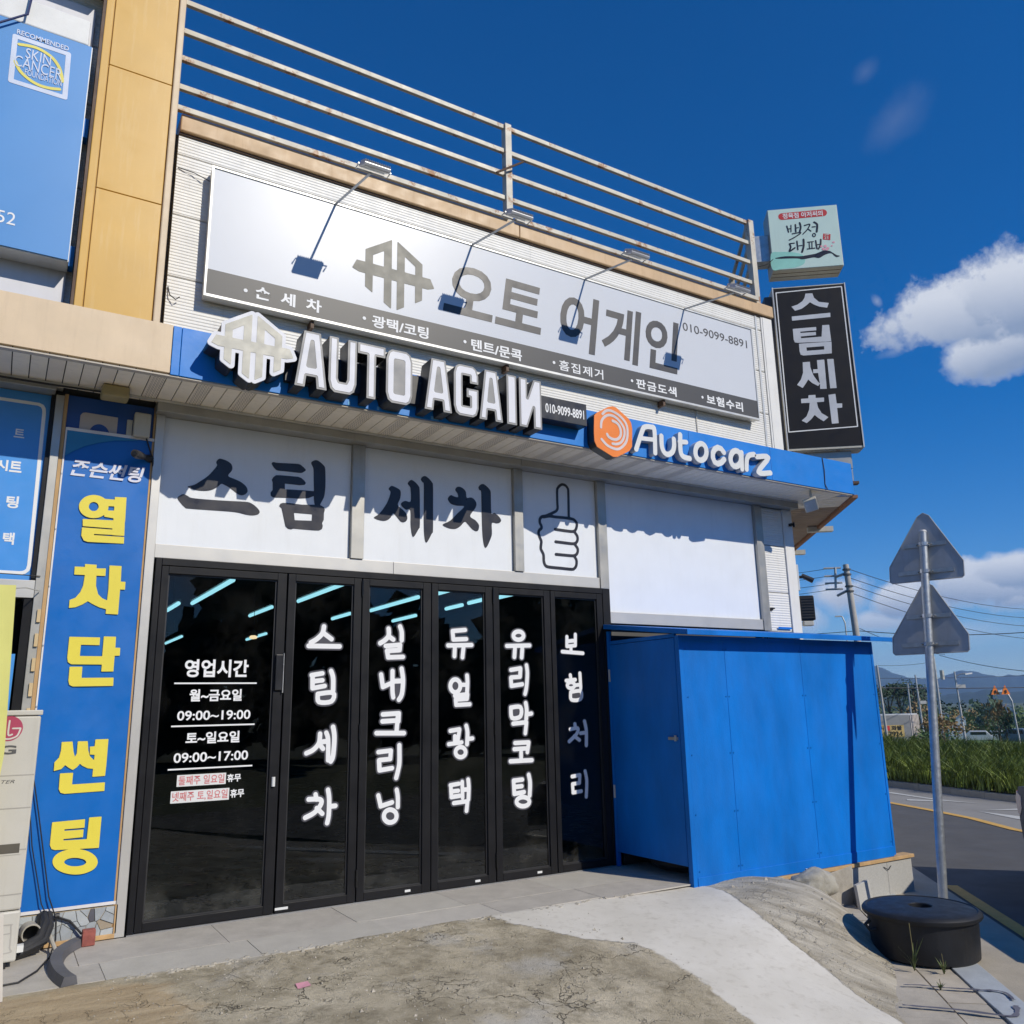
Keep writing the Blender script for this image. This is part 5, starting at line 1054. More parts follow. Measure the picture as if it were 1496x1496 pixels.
def gmap(v, a, b_):
    n = gn('ShaderNodeMapRange'); n.inputs['From Min'].default_value = a; n.inputs['From Max'].default_value = b_; T_.links.new(v, n.inputs['Value']); return n.outputs[0]
def gmix(f, a, b_):
    n = gn('ShaderNodeMix', data_type='RGBA')
    if isinstance(f, (int, float)): n.inputs[0].default_value = f
    else: T_.links.new(f, n.inputs[0])
    for s_, v in (('A', a), ('B', b_)):
        if isinstance(v, tuple): n.inputs[s_].default_value = (*v, 1)
        else: T_.links.new(v, n.inputs[s_])
    return n.outputs['Result']
def gattr(n): a = gn('ShaderNodeAttribute'); a.attribute_name = n; return a.outputs['Fac']
base = gmix(gmap(gnoise(1.3, 8, .65), .35, .68), (.36, .305, .205), (.75, .66, .49))
base = gmix(gmap(gnoise(6, 9, .75), .46, .70), base, (.26, .22, .145))
base = gmix(gmath('MULTIPLY', gmap(gnoise(.9, 5, .6), .56, .66), .7), base, (.66, .63, .57))       # pale washed patches
base = gmix(gmap(gnoise(150, 3, .8), .55, .75), base, (.22, .20, .16))
dn = gn('ShaderNodeVectorMath', operation='MULTIPLY_ADD'); T_.links.new(gnoise(2.2, 5, .6, out=1), dn.inputs[0]); dn.inputs[1].default_value = (.95, .95, .95); T_.links.new(gtc, dn.inputs[2])
vo = gn('ShaderNodeTexVoronoi', feature='DISTANCE_TO_EDGE'); vo.inputs['Scale'].default_value = 1.9; T_.links.new(dn.outputs[0], vo.inputs['Vector'])
crack = gmath('MULTIPLY', gmap(vo.outputs['Distance'], .013, .003), gmap(gnoise(1.4, 4), .50, .60))
vo2 = gn('ShaderNodeTexVoronoi', feature='DISTANCE_TO_EDGE'); vo2.inputs['Scale'].default_value = 4.5; T_.links.new(dn.outputs[0], vo2.inputs['Vector'])
crack2 = gmath('MULTIPLY', gmap(vo2.outputs['Distance'], .03, .006), gmap(gnoise(1.7, 3), .54, .66))
ck = gmath('MAXIMUM', crack, gmath('MULTIPLY', crack2, .7))
base = gmix(gmath('MULTIPLY', ck, .7), base, (.055, .05, .04))
sdm = gmap(gmath('ADD', gattr('sand'), gmath('MULTIPLY', gmath('SUBTRACT', gnoise(3, 6), .5), .6)), -.02, .10)
mps = gn('ShaderNodeMapping'); mps.inputs['Scale'].default_value = (1.0, 7, 1); mps.inputs['Rotation'].default_value = (0, 0, .25); T_.links.new(gtc, mps.inputs['Vector'])
base = gmix(gmath('MULTIPLY', sdm, .92), base, gmix(gmap(gnoise(1.5, 6, .6, mps.outputs[0]), .35, .7), (.40, .30, .18), (.56, .44, .28)))
mm = gmap(gmath('ADD', gattr('mound'), gmath('MULTIPLY', gmath('SUBTRACT', gnoise(4, 6), .5), .25)), -.03, .08)
mp3 = gn('ShaderNodeMapping'); mp3.inputs['Scale'].default_value = (1.2, 1.2, 1); mp3.inputs['Rotation'].default_value = (0, 0, .9); T_.links.new(gtc, mp3.inputs['Vector']); mp4 = gn('ShaderNodeMapping'); mp4.inputs['Scale'].default_value = (1, 4.5, 1); T_.links.new(mp3.outputs[0], mp4.inputs['Vector'])
base = gmix(mm, base, gmix(gmap(gnoise(1.7, 8, .68, mp4.outputs[0]), .36, .66), (.36, .315, .235), (.66, .60, .48)))
rm = gmap(gmath('ADD', gattr('ramp'), gmath('MULTIPLY', gmath('SUBTRACT', gnoise(6, 8, .7), .5), .13)), -.008, .014)
rampc = gmix(gmap(gnoise(1.5, 7, .6), .35, .7), (.60, .565, .49), (.71, .675, .60)); rampc = gmix(gmath('MULTIPLY', gmap(gnoise(14, 5, .7), .52, .78), .5), rampc, (.36, .32, .25))
base = gmix(rm, base, rampc)
T_.links.new(base, bs_.inputs['Base Color'])
hgt = gmath('SUBTRACT', gmath('ADD', gmath('MULTIPLY', gnoise(26, 8, .75), gmath('SUBTRACT', 1.15, rm)), gmath('MULTIPLY', gmath('MULTIPLY', gnoise(120, 3, .8), .7), gmath('SUBTRACT', 1.05, gmath('MAXIMUM', rm, sdm)))), gmath('MULTIPLY', gmath('MULTIPLY', ck, 1.6), gmath('SUBTRACT', 1, rm)))
bn_ = gn('ShaderNodeBump'); bn_.inputs['Strength'].default_value = 1.0; bn_.inputs['Distance'].default_value = .012; T_.links.new(hgt, bn_.inputs['Height']); T_.links.new(bn_.outputs[0], bs_.inputs['Normal'])
me.materials.append(gm)
g = structure(put('ground', me, None))
# pebbles and grit on the rough concrete
m = MB(); rr = random.Random(11)
for _ in range(2600):
    x = rr.uniform(.6, 4.0); y = rr.uniform(-4.2, -1.08); 
    if rr.random() > math.exp(-((x - 1.7) ** 2) / 2.4): continue
    i = min(nxg - 1, int(np.searchsorted(xs, x))); j = min(nyg - 1, int(np.searchsorted(ys, y))); z = GZ[i, j]; s_ = rr.uniform(.003, .008) * (2.2 if rr.random() < .04 else 1); a = rr.random() * 3
    m.add([(x + s_ * math.cos(a), y + s_ * math.sin(a), z), (x + s_ * math.cos(a + 2.2), y + s_ * math.sin(a + 2.2), z), (x + s_ * math.cos(a + 4.1), y + s_ * math.sin(a + 4.1), z), (x, y, z + s_ * .9)], [(0, 1, 3), (1, 2, 3), (2, 0, 3)])
tag(put('gravel', m, M('gravel', (.42, .38, .31), .9, var=.3, vs=30), None, kind='stuff'), 'scattered small grit on the rough concrete', 'gravel')
# granite paving strip in front of the doors
pv_ = structure(put('paving', MB().box(-6, 5.6, -1.0, -.02, -.06, -.014), M('paving_bed', (.12, .11, .10), .9)))
tile_m = [M('tile_a', (.52, .49, .43), .65, var=.08, vs=5, grit=.35, bump=.05, bs=200), M('tile_b', (.55, .515, .455), .65, var=.1, vs=4, grit=.35), M('tile_c', (.49, .455, .40), .65, var=.12, vs=6, grit=.35)]
rr = random.Random(3)
for row, (y0, y1, off) in enumerate(((-.615, -.052, .605), (-1.09, -.62, .715))):
    x = off - .9 * 7
    while x < 5.6:
        x0, x1 = x + .002, x + .898; yy0, yy1 = y0 + .0015, y1
        if row == 1: yy0 = -1.035 - .03 * math.sin(x * 1.7) - .02 * math.sin(x * 5)
        if x1 > 5.22 and row == 0: x1 = 5.6
        dz = rr.uniform(-.0015, .0015)
        put('tile', MB().prism([(x0, yy0, -.013), (x1, yy0 - (.03 * math.sin((x + .9) * 1.7) * 0), -.013), (x1, yy1, -.013), (x0, yy1, -.013)], (0, 0, 0), (0, 0, .011 + dz)), rr.choice(tile_m), pv_)
        x += .9
# crumbs of mortar along the edge
# loose stones over the mound and along the shed
m = MB(); rr = random.Random(31)
for _ in range(420):
    x = rr.uniform(4.9, 6.5); y = rr.uniform(-3.3, -1.15)
    i = min(nxg - 1, int(np.searchsorted(xs, x))); j = min(nyg - 1, int(np.searchsorted(ys, y)))
    if mound[i, j] < .03 or GZ[i, j] < -.43: continue
    z = GZ[i, j]; s_ = rr.uniform(.003, .010) * (2.4 if rr.random() < .07 else 1); a = rr.random() * 3
    m.add([(x + s_ * math.cos(a), y + s_ * math.sin(a), z - .002), (x + s_ * math.cos(a + 2.2), y + s_ * math.sin(a + 2.2), z - .002), (x + s_ * math.cos(a + 4.1), y + s_ * math.sin(a + 4.1), z - .002), (x, y, z + s_ * .8)], [(0, 1, 3), (1, 2, 3), (2, 0, 3)])
tag(put('gravel', m, M('gravel', (.42, .38, .31)), None, kind='stuff'), 'small loose stones on the concrete slope beside the shed', 'gravel')
m = MB(); rr = random.Random(21)
for _ in range(160):
    x = rr.uniform(.8, 4.6); y = -1.06 + rr.gauss(0, .02); s_ = rr.uniform(.006, .028); z = .0; a = rr.random() * 6
    m.add([(x + s_ * math.cos(a + k_ * 1.26) * rr.uniform(.7, 1.2), y + s_ * .6 * math.sin(a + k_ * 1.26), z - .012) for k_ in range(5)] + [(x + s_ * .6 * math.cos(a + k_ * 1.26), y + s_ * .4 * math.sin(a + k_ * 1.26), z + .004) for k_ in range(5)], [(0, 1, 6, 5), (1, 2, 7, 6), (2, 3, 8, 7), (3, 4, 9, 8), (4, 0, 5, 9), (5, 6, 7, 8, 9)])
tag(put('mortar_crumbs', m, M('crumb', (.40, .37, .31), .9, var=.2), None, kind='stuff'), 'crumbled mortar along the edge of the paving tiles', 'rubble')
# sidewalk, kerb, apron, road: strips parallel to the road edge
E0 = Vector((7.79, -2.07, 0)); RD = Vector((.663, .749, 0)); RN = Vector((.749, -.663, 0))
def strip(n0, n1, t0, t1, z, th=.05): a = [E0 + RN * n0 + RD * t0, E0 + RN * n1 + RD * t0, E0 + RN * n1 + RD * t1, E0 + RN * n0 + RD * t1]; return MB().prism([(p.x, p.y, z - th) for p in a], (0, 0, 0), (0, 0, th))
side = structure(put('sidewalk', strip(-6, -.80, -9, 14, -.425, .1), M('sidewalk_bed', (.16, .14, .11), .9)))
pm = [M('paver_a', (.50, .44, .35), .85, var=.14, vs=6, grit=.3, bump=.2), M('paver_b', (.46, .41, .33), .85, var=.16, vs=6, grit=.3, bump=.2)]
for k_, (n0, n1) in enumerate(((-1.04, -.80), (-1.45, -1.045), (-1.86, -1.455), (-2.27, -1.865), (-2.68, -2.275))):
    t0 = -6.0 + (k_ % 2) * .3
    while t0 < 3:
        put('paver', strip(n0 + .004, n1 - .004, t0 + .004, t0 + .596, -.403 + rnd.uniform(-.004, .004), .02), rnd.choice(pm), side); t0 += .6
kerb = structure(put('kerb', strip(-.79, -.57, -8, -7.5, -.39, .15), M('kerb_stone', (.42, .45, .47), .7, var=.1, vs=8, grit=.25, bump=.1)))
t0 = -7.5
while t0 < 3: put('kerb_stone', strip(-.792, -.575, t0 + .003, t0 + .997, -.392 + rnd.uniform(-.003, .003), .15), M('kerb_stone', (.42, .45, .47), .7), kerb, .004); t0 += 1.0
structure(put('gutter_apron', strip(-.572, 0, -9, 14, -.405, .15), M('apron', (.42, .37, .29), .9, var=.15, vs=2.5, grit=.3, bump=.3, streak=0)))
asph = M('asphalt', (.085, .084, .086), .85, var=.14, vs=2, grit=.35, bump=.35, bs=180); asph2 = M('old_asphalt', (.26, .25, .235), .9, var=.1, vs=1.4, grit=.3, bump=.25, bs=150)
def sheet(P_, z, mat, name='road'): me_ = MB(); me_.add([(x, y, z) for x, y in P_], [tuple(range(len(P_)))]); return structure(put(name, me_, mat))
sheet([(3, -9.5), (2, -12), (40, -14), (40, -6), (22, -3), (19, 12), (30, 40), (22, 40), (7.6, -2.1)], -.50, asph)
FY_ = [(10.6, -9), (11.9, -3.2), (13.66, .857), (14.37, 1.93), (14.85, 2.95), (15.36, 4.17), (17.2, 9.0), (21, 18)]
KB = [(13.5, -9), (15.6, -3), (17.0, 1.8), (17.35, 3.4), (17.9, 5.2), (18.3, 6.6), (20.6, 13), (25, 24)]
sheet([(x + .1, y) for x, y in FY_] + KB[::-1], -.496, asph2, 'old_lane')
def band(Pl, w, z, mat, name, label, cat, group=None):
    m_ = MB(); n_ = len(Pl)
    for i, p in enumerate(Pl):
        p = Vector((*p, 0)); d_ = (Vector((*Pl[min(i + 1, n_ - 1)], 0)) - Vector((*Pl[max(i - 1, 0)], 0))).normalized(); nn = Vector((d_.y, -d_.x, 0))
        m_.v += [tuple(p - nn * w / 2 + Vector((0, 0, z))), tuple(p + nn * w / 2 + Vector((0, 0, z)))]
    m_.f = [(2 * i, 2 * i + 1, 2 * i + 3, 2 * i + 2) for i in range(n_ - 1)]
    return tag(put(name, m_, mat), label, cat, group)
ypaint = M('yellow_road_paint', (.62, .37, .09), .75, var=.12, vs=12, grit=.15); wpaint = M('white_road_paint', (.52, .52, .49), .8, var=.1, vs=12, grit=.2)
band(FY_, .15, -.491, ypaint, 'road_line', 'long yellow line across the middle of the road', 'road marking')
a0 = E0 + RN * .235; band([tuple((a0 + RD * q).xy) for q in (1.76, .5, -.8, -3, -7)], .14, -.494, ypaint, 'road_line', 'short yellow line along the near kerb beside the black tub', 'road marking')
def paint(P_, label): m_ = MB(); m_.add([(x, y, -.489) for x, y in P_], [tuple(range(len(P_)))]); return tag(put('road_marking', m_, wpaint), label, 'road marking')
paint([(17.05, 5.3), (16.9, 5.35), (16.35, 3.75), (16.42, 2.95), (16.52, 3.9)], 'long white arrow on the far lane, left of the sign post'); paint([(16.1, 4.3), (15.9, 4.15), (16.2, 3.6), (16.35, 3.7)], 'short white stroke beside the long arrow')
paint([(15.4, 2.4), (16.5, 2.0), (16.1, .6), (15.9, .65), (16.1, 1.95)], 'white arrowhead on the far lane near the parked car'); paint([(15.3, 2.35), (15.1, 1.2), (14.6, .4), (14.8, 1.4)], 'white arrow tail on the far lane near the parked car')
kb = structure(put('kerb', MB().box(13.4, 13.5, -9.1, -9, -.5, -.4), M('old_kerb', (.28, .26, .23), .8, var=.15, grit=.3)))
for i in range(len(KB) - 1):
    a, b_ = Vector((*KB[i], 0)), Vector((*KB[i + 1], 0)); n_ = max(1, round((b_ - a).length / 1.0)); d_ = (b_ - a) / n_; q = Vector((d_.y, -d_.x, 0)).normalized()
    for j in range(n_): c = a + d_ * (j + .5) + q * .09 + Vector((0, 0, -.455)); put('kerb_stone', MB().obox(c, d_ * .497, q * .09, Vector((0, 0, .075 + rnd.uniform(-.004, .004)))), MATS['old_kerb'], kb)
# median bed and far terrain: slopes gently down away from the building
m = MB(); rad = [26, 34, 45, 60, 80, 110, 150, 220, 400, 900, 2500, 6000]; K_ = 96
def zfar(d_): return -.36 if d_ < 22 else (-.36 - .036 * (min(d_, 150) - 22) if d_ < 150 else -4.97)
bedm = M('soil', (.10, .085, .05), .95, var=.3)
sheet([(x + .15, y) for x, y in KB] + [(60, 50), (70, 0), (60, -30), (20, -14)], -.36, bedm, 'median_bed') if False else None
Pb = [(x + .19, y) for x, y in KB]; Pf = [(x + 11, y + 2.5) for x, y in KB]; m2 = MB(); m2.v = [(x, y, -.36) for x, y in Pb] + [(x, y, -.40) for x, y in Pf]; n_ = len(Pb); m2.f = [(i, i + n_, i + n_ + 1, i + 1) for i in range(n_ - 1)]
structure(put('median_bed', m2, bedm))
for d_ in rad:
    for k_ in range(K_): q = 2 * math.pi * k_ / K_; m.v.append((d_ * math.sin(q), -6.8 + d_ * math.cos(q), (zfar(d_) - (0 if d_ > 60 else .25)) if d_ > 26 else -.56))
m.v.append((0, -6.8, -.56)); ci = len(m.v) - 1
for k_ in range(K_): m.f.append((ci, k_, (k_ + 1) % K_))
for i in range(len(rad) - 1):
    for k_ in range(K_): m.f.append((i * K_ + k_, (i + 1) * K_ + k_, (i + 1) * K_ + (k_ + 1) % K_, i * K_ + (k_ + 1) % K_))
structure(put('fields', m, M('fields', (.085, .10, .04), .95, var=.35, vs=.03)))

# ================================================================== BLACK TUB, SIGN POST, SMALL THINGS
t = thing('plastic_tub', 'big round black rubber tub with lid on the sidewalk by the sign post', 'tub', (6.26, -2.49, -.395))
tub = M('tub_black', (.014, .015, .018), .5, var=.3, vs=5, bump=.12, bs=60, spec=.35, streak=.22, streakcol=(.07, .065, .055))
put('tub_body', MB().lathe([(.0, .0), (.360, 0), (.374, .012), (.382, .12), (.390, .27), (.392, .30)], (6.26, -2.49, -.395), 56), tub, t, smooth=True)
put('lid', MB().lathe([(.398, .280), (.415, .282), (.424, .295), (.424, .312), (.410, .328), (.395, .334), (.385, .326), (.375, .330), (.30, .338), (.088, .342), (.082, .336), (.080, .300), (.078, .27), (.07, .24), (.0, .24)], (6.26, -2.49, -.395), 56), tub, t, smooth=True)
put('handle', MB().tube([(5.885, -2.31, -.14), (5.85, -2.29, -.17), (5.86, -2.32, -.205), (5.895, -2.35, -.195)], .014, 8), tub, t, smooth=True)
def pole_pt(z): return Vector((7.49 + (z + .4) * .128, -1.87, z))
t = thing('traffic_sign_post', 'leaning galvanised post with two triangular signs seen from behind', 'traffic sign', tuple(pole_pt(-.4)))
put('pole', MB().tube([tuple(pole_pt(-.42)), tuple(pole_pt(3.16))], .040, 20), galv, t, smooth=True); put('pole_cap', MB().tube([tuple(pole_pt(3.155)), tuple(pole_pt(3.175))], [.042, .036], 16), M('cap_grey', (.5, .5, .5), .4), t)
tx = Vector((.36, -.934, 0)); tn = Vector((.934, .36, 0)); backm = M('sign_back', (.40, .41, .42), .45, .4, var=.12, vs=5, streak=.3, streakcol=(.25, .24, .22))
for zt, zb in ((3.37, 2.66), (2.635, 1.93)):
    c = pole_pt((zt + zb) / 2) + tn * .075; h = zt - zb; s_ = .345
    Pg = [(0, h + .0), (-.055, h - .035), (-s_ * 1.0, .17), (-s_, .02), (-s_ + .02, 0), (s_ - .02, 0), (s_, .02), (s_, .17), (.055, h - .035)]
    b0 = pole_pt(zb) + tn * .06
    d = put('sign_plate', MB().prism([tuple(b0 + tx * u + Vector((.128 * v, 0, v))) for u, v in Pg], (0, 0, 0), tuple(tn * .004)), backm, t)
    put('plate_rim', MB().tube([tuple(b0 + tx * u + Vector((.128 * v, 0, v))) for u, v in Pg + [Pg[0]]], .006, 6), backm, d)
    for zz, w in ((zb + .36 * h / .69, .20), (zb + .09, .26)):
        p = pole_pt(zz); put('sign_bracket', MB().obox(p + tn * .050, tx * w, tn * .008, Vector((0, 0, .020))), galv, t); put('clamp', MB().tube([tuple(p - Vector((0, 0, .018))), tuple(p + Vector((0, 0, .018)))], .050, 16), M('clamp_steel', (.6, .6, .6), .25, .9), t)
        for q in (-.065, .065): put('bolt', MB().tube([tuple(p + tx * q - tn * .02), tuple(p + tx * q + tn * .05)], .008, 6), galv, t)
tag(put('paper_scrap', MB().add([(1.62, -1.75, -.025), (1.70, -1.74, -.022), (1.705, -1.66, -.020), (1.63, -1.67, -.018)], [(0, 1, 2, 3)]), pink), 'small pink paper scrap lying on the cracked concrete', 'paper')
def weed(name, x, y, z, h, n, label, seed):
    r_ = random.Random(seed); t_ = thing(name, label, 'weed', (x, y, z)); m_ = MB()
    for _ in range(n):
        a = r_.random() * 6.28; l_ = h * r_.uniform(.3, 1); u = Vector((math.cos(a), math.sin(a), 0)) * r_.uniform(.2, .9); p0 = Vector((x, y, z)); p1 = p0 + (u * .5 + Vector((0, 0, .8))) * l_ * .5; p2 = p0 + (u * 1.1 + Vector((0, 0, .9))) * l_
        w = Vector((-u.y, u.x, 0)).normalized() * .004; m_.add([p0 - w, p0 + w, p1 + w * 1.4, p1 - w * 1.4, p2], [(0, 1, 2, 3), (3, 2, 4)])
    put('leaves', m_, M('weed_green', (.10, .13, .04), .7, var=.3, vs=30), t_)
    put('stem', MB().tube([(x, y, z), (x + .02, y + .01, z + h * .7), (x + .0, y, z + h * 1.3)], .0025, 5), M('weed_stem', (.25, .22, .10), .8), t_)
    return t_
weed('weed', 5.93, -2.84, -.40, .10, 26, 'low green weed growing from the paver joint in front of the black tub', 1)
weed('weed', 5.80, -2.70, -.39, .24, 10, 'thin dry flowering weed standing against the black tub', 2)
weed('weed', 5.60, -3.02, -.40, .05, 20, 'tiny weed tuft at the foot of the concrete slope', 3)
sp = M('spray_grey', (.12, .12, .15), .9, var=.3)  # flat grey strokes that paint a cast shadow from overhead onto the paving
def smear(Pl, w, label, seed):  # one stroke of the painted overhead shadow
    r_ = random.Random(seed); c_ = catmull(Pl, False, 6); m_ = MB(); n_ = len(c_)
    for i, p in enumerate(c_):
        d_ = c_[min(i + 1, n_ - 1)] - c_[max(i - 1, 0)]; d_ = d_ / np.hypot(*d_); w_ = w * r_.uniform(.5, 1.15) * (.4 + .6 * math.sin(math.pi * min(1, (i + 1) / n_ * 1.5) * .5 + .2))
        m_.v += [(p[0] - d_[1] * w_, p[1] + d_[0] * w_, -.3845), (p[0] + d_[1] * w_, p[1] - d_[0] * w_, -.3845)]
    m_.f = [(2 * i, 2 * i + 1, 2 * i + 3, 2 * i + 2) for i in range(n_ - 1)]; tag(put('paint_stroke', m_, sp), label, 'paint mark')  # the mark is a painted cast shadow
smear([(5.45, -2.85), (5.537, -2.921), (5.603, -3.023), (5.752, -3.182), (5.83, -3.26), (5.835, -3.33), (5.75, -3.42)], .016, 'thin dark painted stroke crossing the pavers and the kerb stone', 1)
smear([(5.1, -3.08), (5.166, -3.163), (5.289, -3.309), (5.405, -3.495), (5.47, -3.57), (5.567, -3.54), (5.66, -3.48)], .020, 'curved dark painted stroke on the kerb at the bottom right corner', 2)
# ================================================================== PARKED CAR at the right edge
cf = Vector((-.75, -.66, 0)).normalized(); cn = Vector((-cf.y, cf.x, 0)); cn = Vector((.66, -.75, 0)).normalized()     # forward, away from the viewer side
T0 = Vector((10.20, -1.17, -.5))
t = thing('parked_car', 'dark silver-blue car cut off by the right edge of the photo', 'car', tuple(T0 + cf * 2.2 + cn * .9))
body = M('car_paint', (.015, .028, .06), .42, .0, var=.03, rv=.3, spec=.25); cgl = M('car_glass', (.01, .012, .015), .05, spec=.8); tyre = M('tyre', (.02, .02, .02), .8); rimm = M('wheel_rim', (.45, .45, .47), .25, .9)
def cpt(u, v, z): return T0 + cf * u + cn * v + Vector((0, 0, z))
prof = [(0, .45), (-.02, .62), (.0, .88), (.10, 1.0), (.62, 1.04), (1.15, 1.38), (1.6, 1.46), (2.5, 1.45), (3.25, 1.02), (4.3, .88), (4.5, .62), (4.48, .32), (.15, .28)]
arch = lambda u0: [(u0 + .36 * math.cos(q), .33 + .36 * math.sin(q)) for q in np.linspace(0, math.pi, 9)]
lowp = [(4.48, .30)] + arch(3.65) + arch(.80) + [(.10, .30)]
full = prof[:-2] + lowp
m = MB(); W_ = 1.78; n_ = len(full); sect = [(0.0, .06), (.10, .0), (W_ - .10, .0), (W_, .06)]
for v, inset in sect:
    for (u, z) in full:
        k_ = 1 if z > 1.06 else 0; m.v.append(tuple(cpt(u + (inset if u < .3 else (-inset if u > 4.2 else 0)), v + (k_ * (.20 if v < .5 else -.20)) * min(1, (z - 1.04) / .3), z - (inset * .6 if z > 1.3 else 0))))
for s_ in range(3):
    for i in range(n_): a = s_ * n_ + i; b_ = s_ * n_ + (i + 1) % n_; m.f.append((a, b_, b_ + n_, a + n_))
m.f.append(tuple(range(n_))[::-1]); m.f.append(tuple(3 * n_ + i for i in range(n_)))
me = m.mesh('body')
import bmesh
bm = bmesh.new(); bm.from_mesh(me); bmesh.ops.triangulate(bm, faces=bm.faces); bmesh.ops.recalc_face_normals(bm, faces=bm.faces); bm.to_mesh(me); bm.free()
put('body', me, body, t)
for side_v in (-.004, W_ + .004):
    put('side_window', MB().prism([tuple(cpt(u, side_v + (.17 if side_v < 0 else -.17) * (z > 1.2), z)) for u, z in ((.85, 1.08), (1.25, 1.34), (2.45, 1.38), (3.05, 1.08))], (0, 0, 0), tuple(cn * .008)), cgl, t)
for u0 in (.80, 3.65):
    for v0 in (.0, W_):
        sgn = 1 if v0 == 0 else -1; c = cpt(u0, v0 + sgn * .11, .32); w = put('wheel', MB().tube([c - cn * .10, c + cn * .10], .32, 28), tyre, t, .02)
        put('rim', MB().tube([c - cn * .108 * sgn, c - cn * .09 * sgn], [.19, .21], 20), rimm, w); m = MB()
        for q in range(5): a = q * 1.2566; m.obox(c - cn * .114 * sgn + cf * .10 * math.cos(a) + Vector((0, 0, .10 * math.sin(a))), (cf * math.cos(a) + Vector((0, 0, math.sin(a)))) * .09, cn * .006, (cf * -math.sin(a) + Vector((0, 0, math.cos(a)))) * .02)
        put('spokes', m, rimm, w)
put('tail_light', MB().prism([tuple(cpt(u, -.006, z)) for u, z in ((.02, .70), (.0, .86), (.08, .94), (.24, .90), (.20, .76), (.10, .68))], (0, 0, 0), tuple(cn * .02)), M('tail_lens', (.62, .55, .55), .15, coat=.5), t)
put('tail_light', MB().obox(cpt(-.015, .16, .86), cf * .012, cn * .14, Vector((0, 0, .08))), M('tail_red', (.55, .12, .14), .2), t); put('rear_bumper', MB().obox(cpt(-.02, W_ / 2, .45), cf * .06, cn * (W_ / 2 - .05), Vector((0, 0, .12))), body, t, .03)
# ================================================================== GRASS
rs_ = np.random.RandomState(4); NB = 52000
kx = np.array([p[0] for p in KB]); ky = np.array([p[1] for p in KB])
yy = rs_.uniform(-7, 18, NB); dd = rs_.rand(NB) ** 1.25 * 9.5 + .18; xx = np.interp(yy, ky, kx) + dd; yy = yy + dd * .2
clump = (vn(xx, yy, .9, 5) + .5 * vn(xx, yy, 2.3, 6)); hh = (.52 + .50 * clump) * np.clip(.45 + dd * 1.1, 0, 1) * rs_.uniform(.6, 1.12, NB) + .06; hh = np.clip(hh, .10, .92)
an = rs_.rand(NB) * 2 * np.pi; wdt = rs_.uniform(.008, .018, NB); ln = rs_.uniform(.25, 1.0, NB) * hh; la = rs_.normal(-2.2, .9, NB)
wx, wy = np.cos(an) * wdt, np.sin(an) * wdt; lx, ly = np.cos(la) * ln, np.sin(la) * ln; z0 = np.full(NB, -.37)
V = np.stack([np.c_[xx - wx, yy - wy, z0], np.c_[xx + wx, yy + wy, z0], np.c_[xx + wx * .8 + lx * .3, yy + wy * .8 + ly * .3, z0 + hh * .6], np.c_[xx - wx * .8 + lx * .3, yy - wy * .8 + ly * .3, z0 + hh * .6], np.c_[xx + lx, yy + ly, z0 + hh]], 1).reshape(-1, 3)
ix = np.arange(NB) * 5; F = [f for i in ix.tolist() for f in ((i, i + 1, i + 2, i + 3), (i + 3, i + 2, i + 4))]
me = bpy.data.meshes.new('tall_grass'); me.from_pydata(V.tolist(), [], F); gmat = M('grass_blade', (.15, .20, .035), .55, var=.7, vs=4.5)
tag(put('tall_grass', me, gmat, None, kind='stuff'), 'tall green roadside grass behind the far kerb', 'grass')
# ================================================================== FAR THINGS (azimuth in degrees, distance in metres from the viewpoint)
def G(az, d_, tan=None, z=None):
    a = math.radians(az); return Vector((d_ * math.sin(a), -6.8 + d_ * math.cos(a), (1.495 + d_ * tan) if tan is not None else (z if z is not None else zfar(d_))))
conc = M('pole_concrete', (.42, .40, .37), .8, var=.12, vs=3); thin = M('pole_steel', (.45, .45, .44), .5, .3)
t = thing('utility_pole', 'thick concrete utility pole with two crossarms behind the blue shed', 'utility pole', tuple(G(53.8, 42)))
b0, b1 = G(53.95, 42), G(53.5, 42, .149)
put('pole', MB().tube([tuple(b0), tuple(b1)], [.19, .13], 14), conc, t, smooth=True)
for f_, tn_ in ((.955, 0), (.865, 0)):
    p = b0.lerp(b1, f_); q = G(52.8, 42.3); q.z = p.z - .12 - (0 if f_ > .9 else .1); put('crossarm', MB().tube([tuple(p), tuple(q)], .06, 6), thin, t)
    for z_ in (-.12, .12): put('pole_band', MB().tube([tuple(p + Vector((0, 0, z_))), tuple(p + Vector((0, 0, z_ + .07)))], .19, 12), M('band_dark', (.1, .1, .1), .6), t)
q1 = G(52.85, 42.3, .1465); q2 = G(52.75, 42.3, .1234); put('insulator_bar', MB().tube([tuple(q1), tuple(q2)], .06, 6), M('insulator', (.5, .5, .48), .4), t)
for tn_ in (.146, .137, .129, .122): p = G(52.75, 42.3, tn_); put('insulator', MB().tube([tuple(p + Vector((-.35, .3, 0))), tuple(p + Vector((.25, -.2, 0)))], .045, 6), thin, t)
wire = M('power_line', (.03, .032, .04), .6)
def cable(A_, B_, sag, label, r_=.012): 
    pts_ = [A_.lerp(B_, i / 14) - Vector((0, 0, sag * 4 * (i / 14) * (1 - i / 14))) for i in range(15)]
    o_ = put('power_line', MB().tube([tuple(p) for p in pts_], r_, 5), wire); return tag(o_, label, 'cable', 'overhead power lines')
for i, (ta, tb, nm) in enumerate([(.1478, .1465, 'topmost'), (.1395, .138, 'second'), (.131, .129, 'third'), (.1225, .1225, 'lowest')]):
    cable(G(44, 50, ta), G(52.8, 42.3, tb), .25, nm + ' of the four wires left of the concrete utility pole')
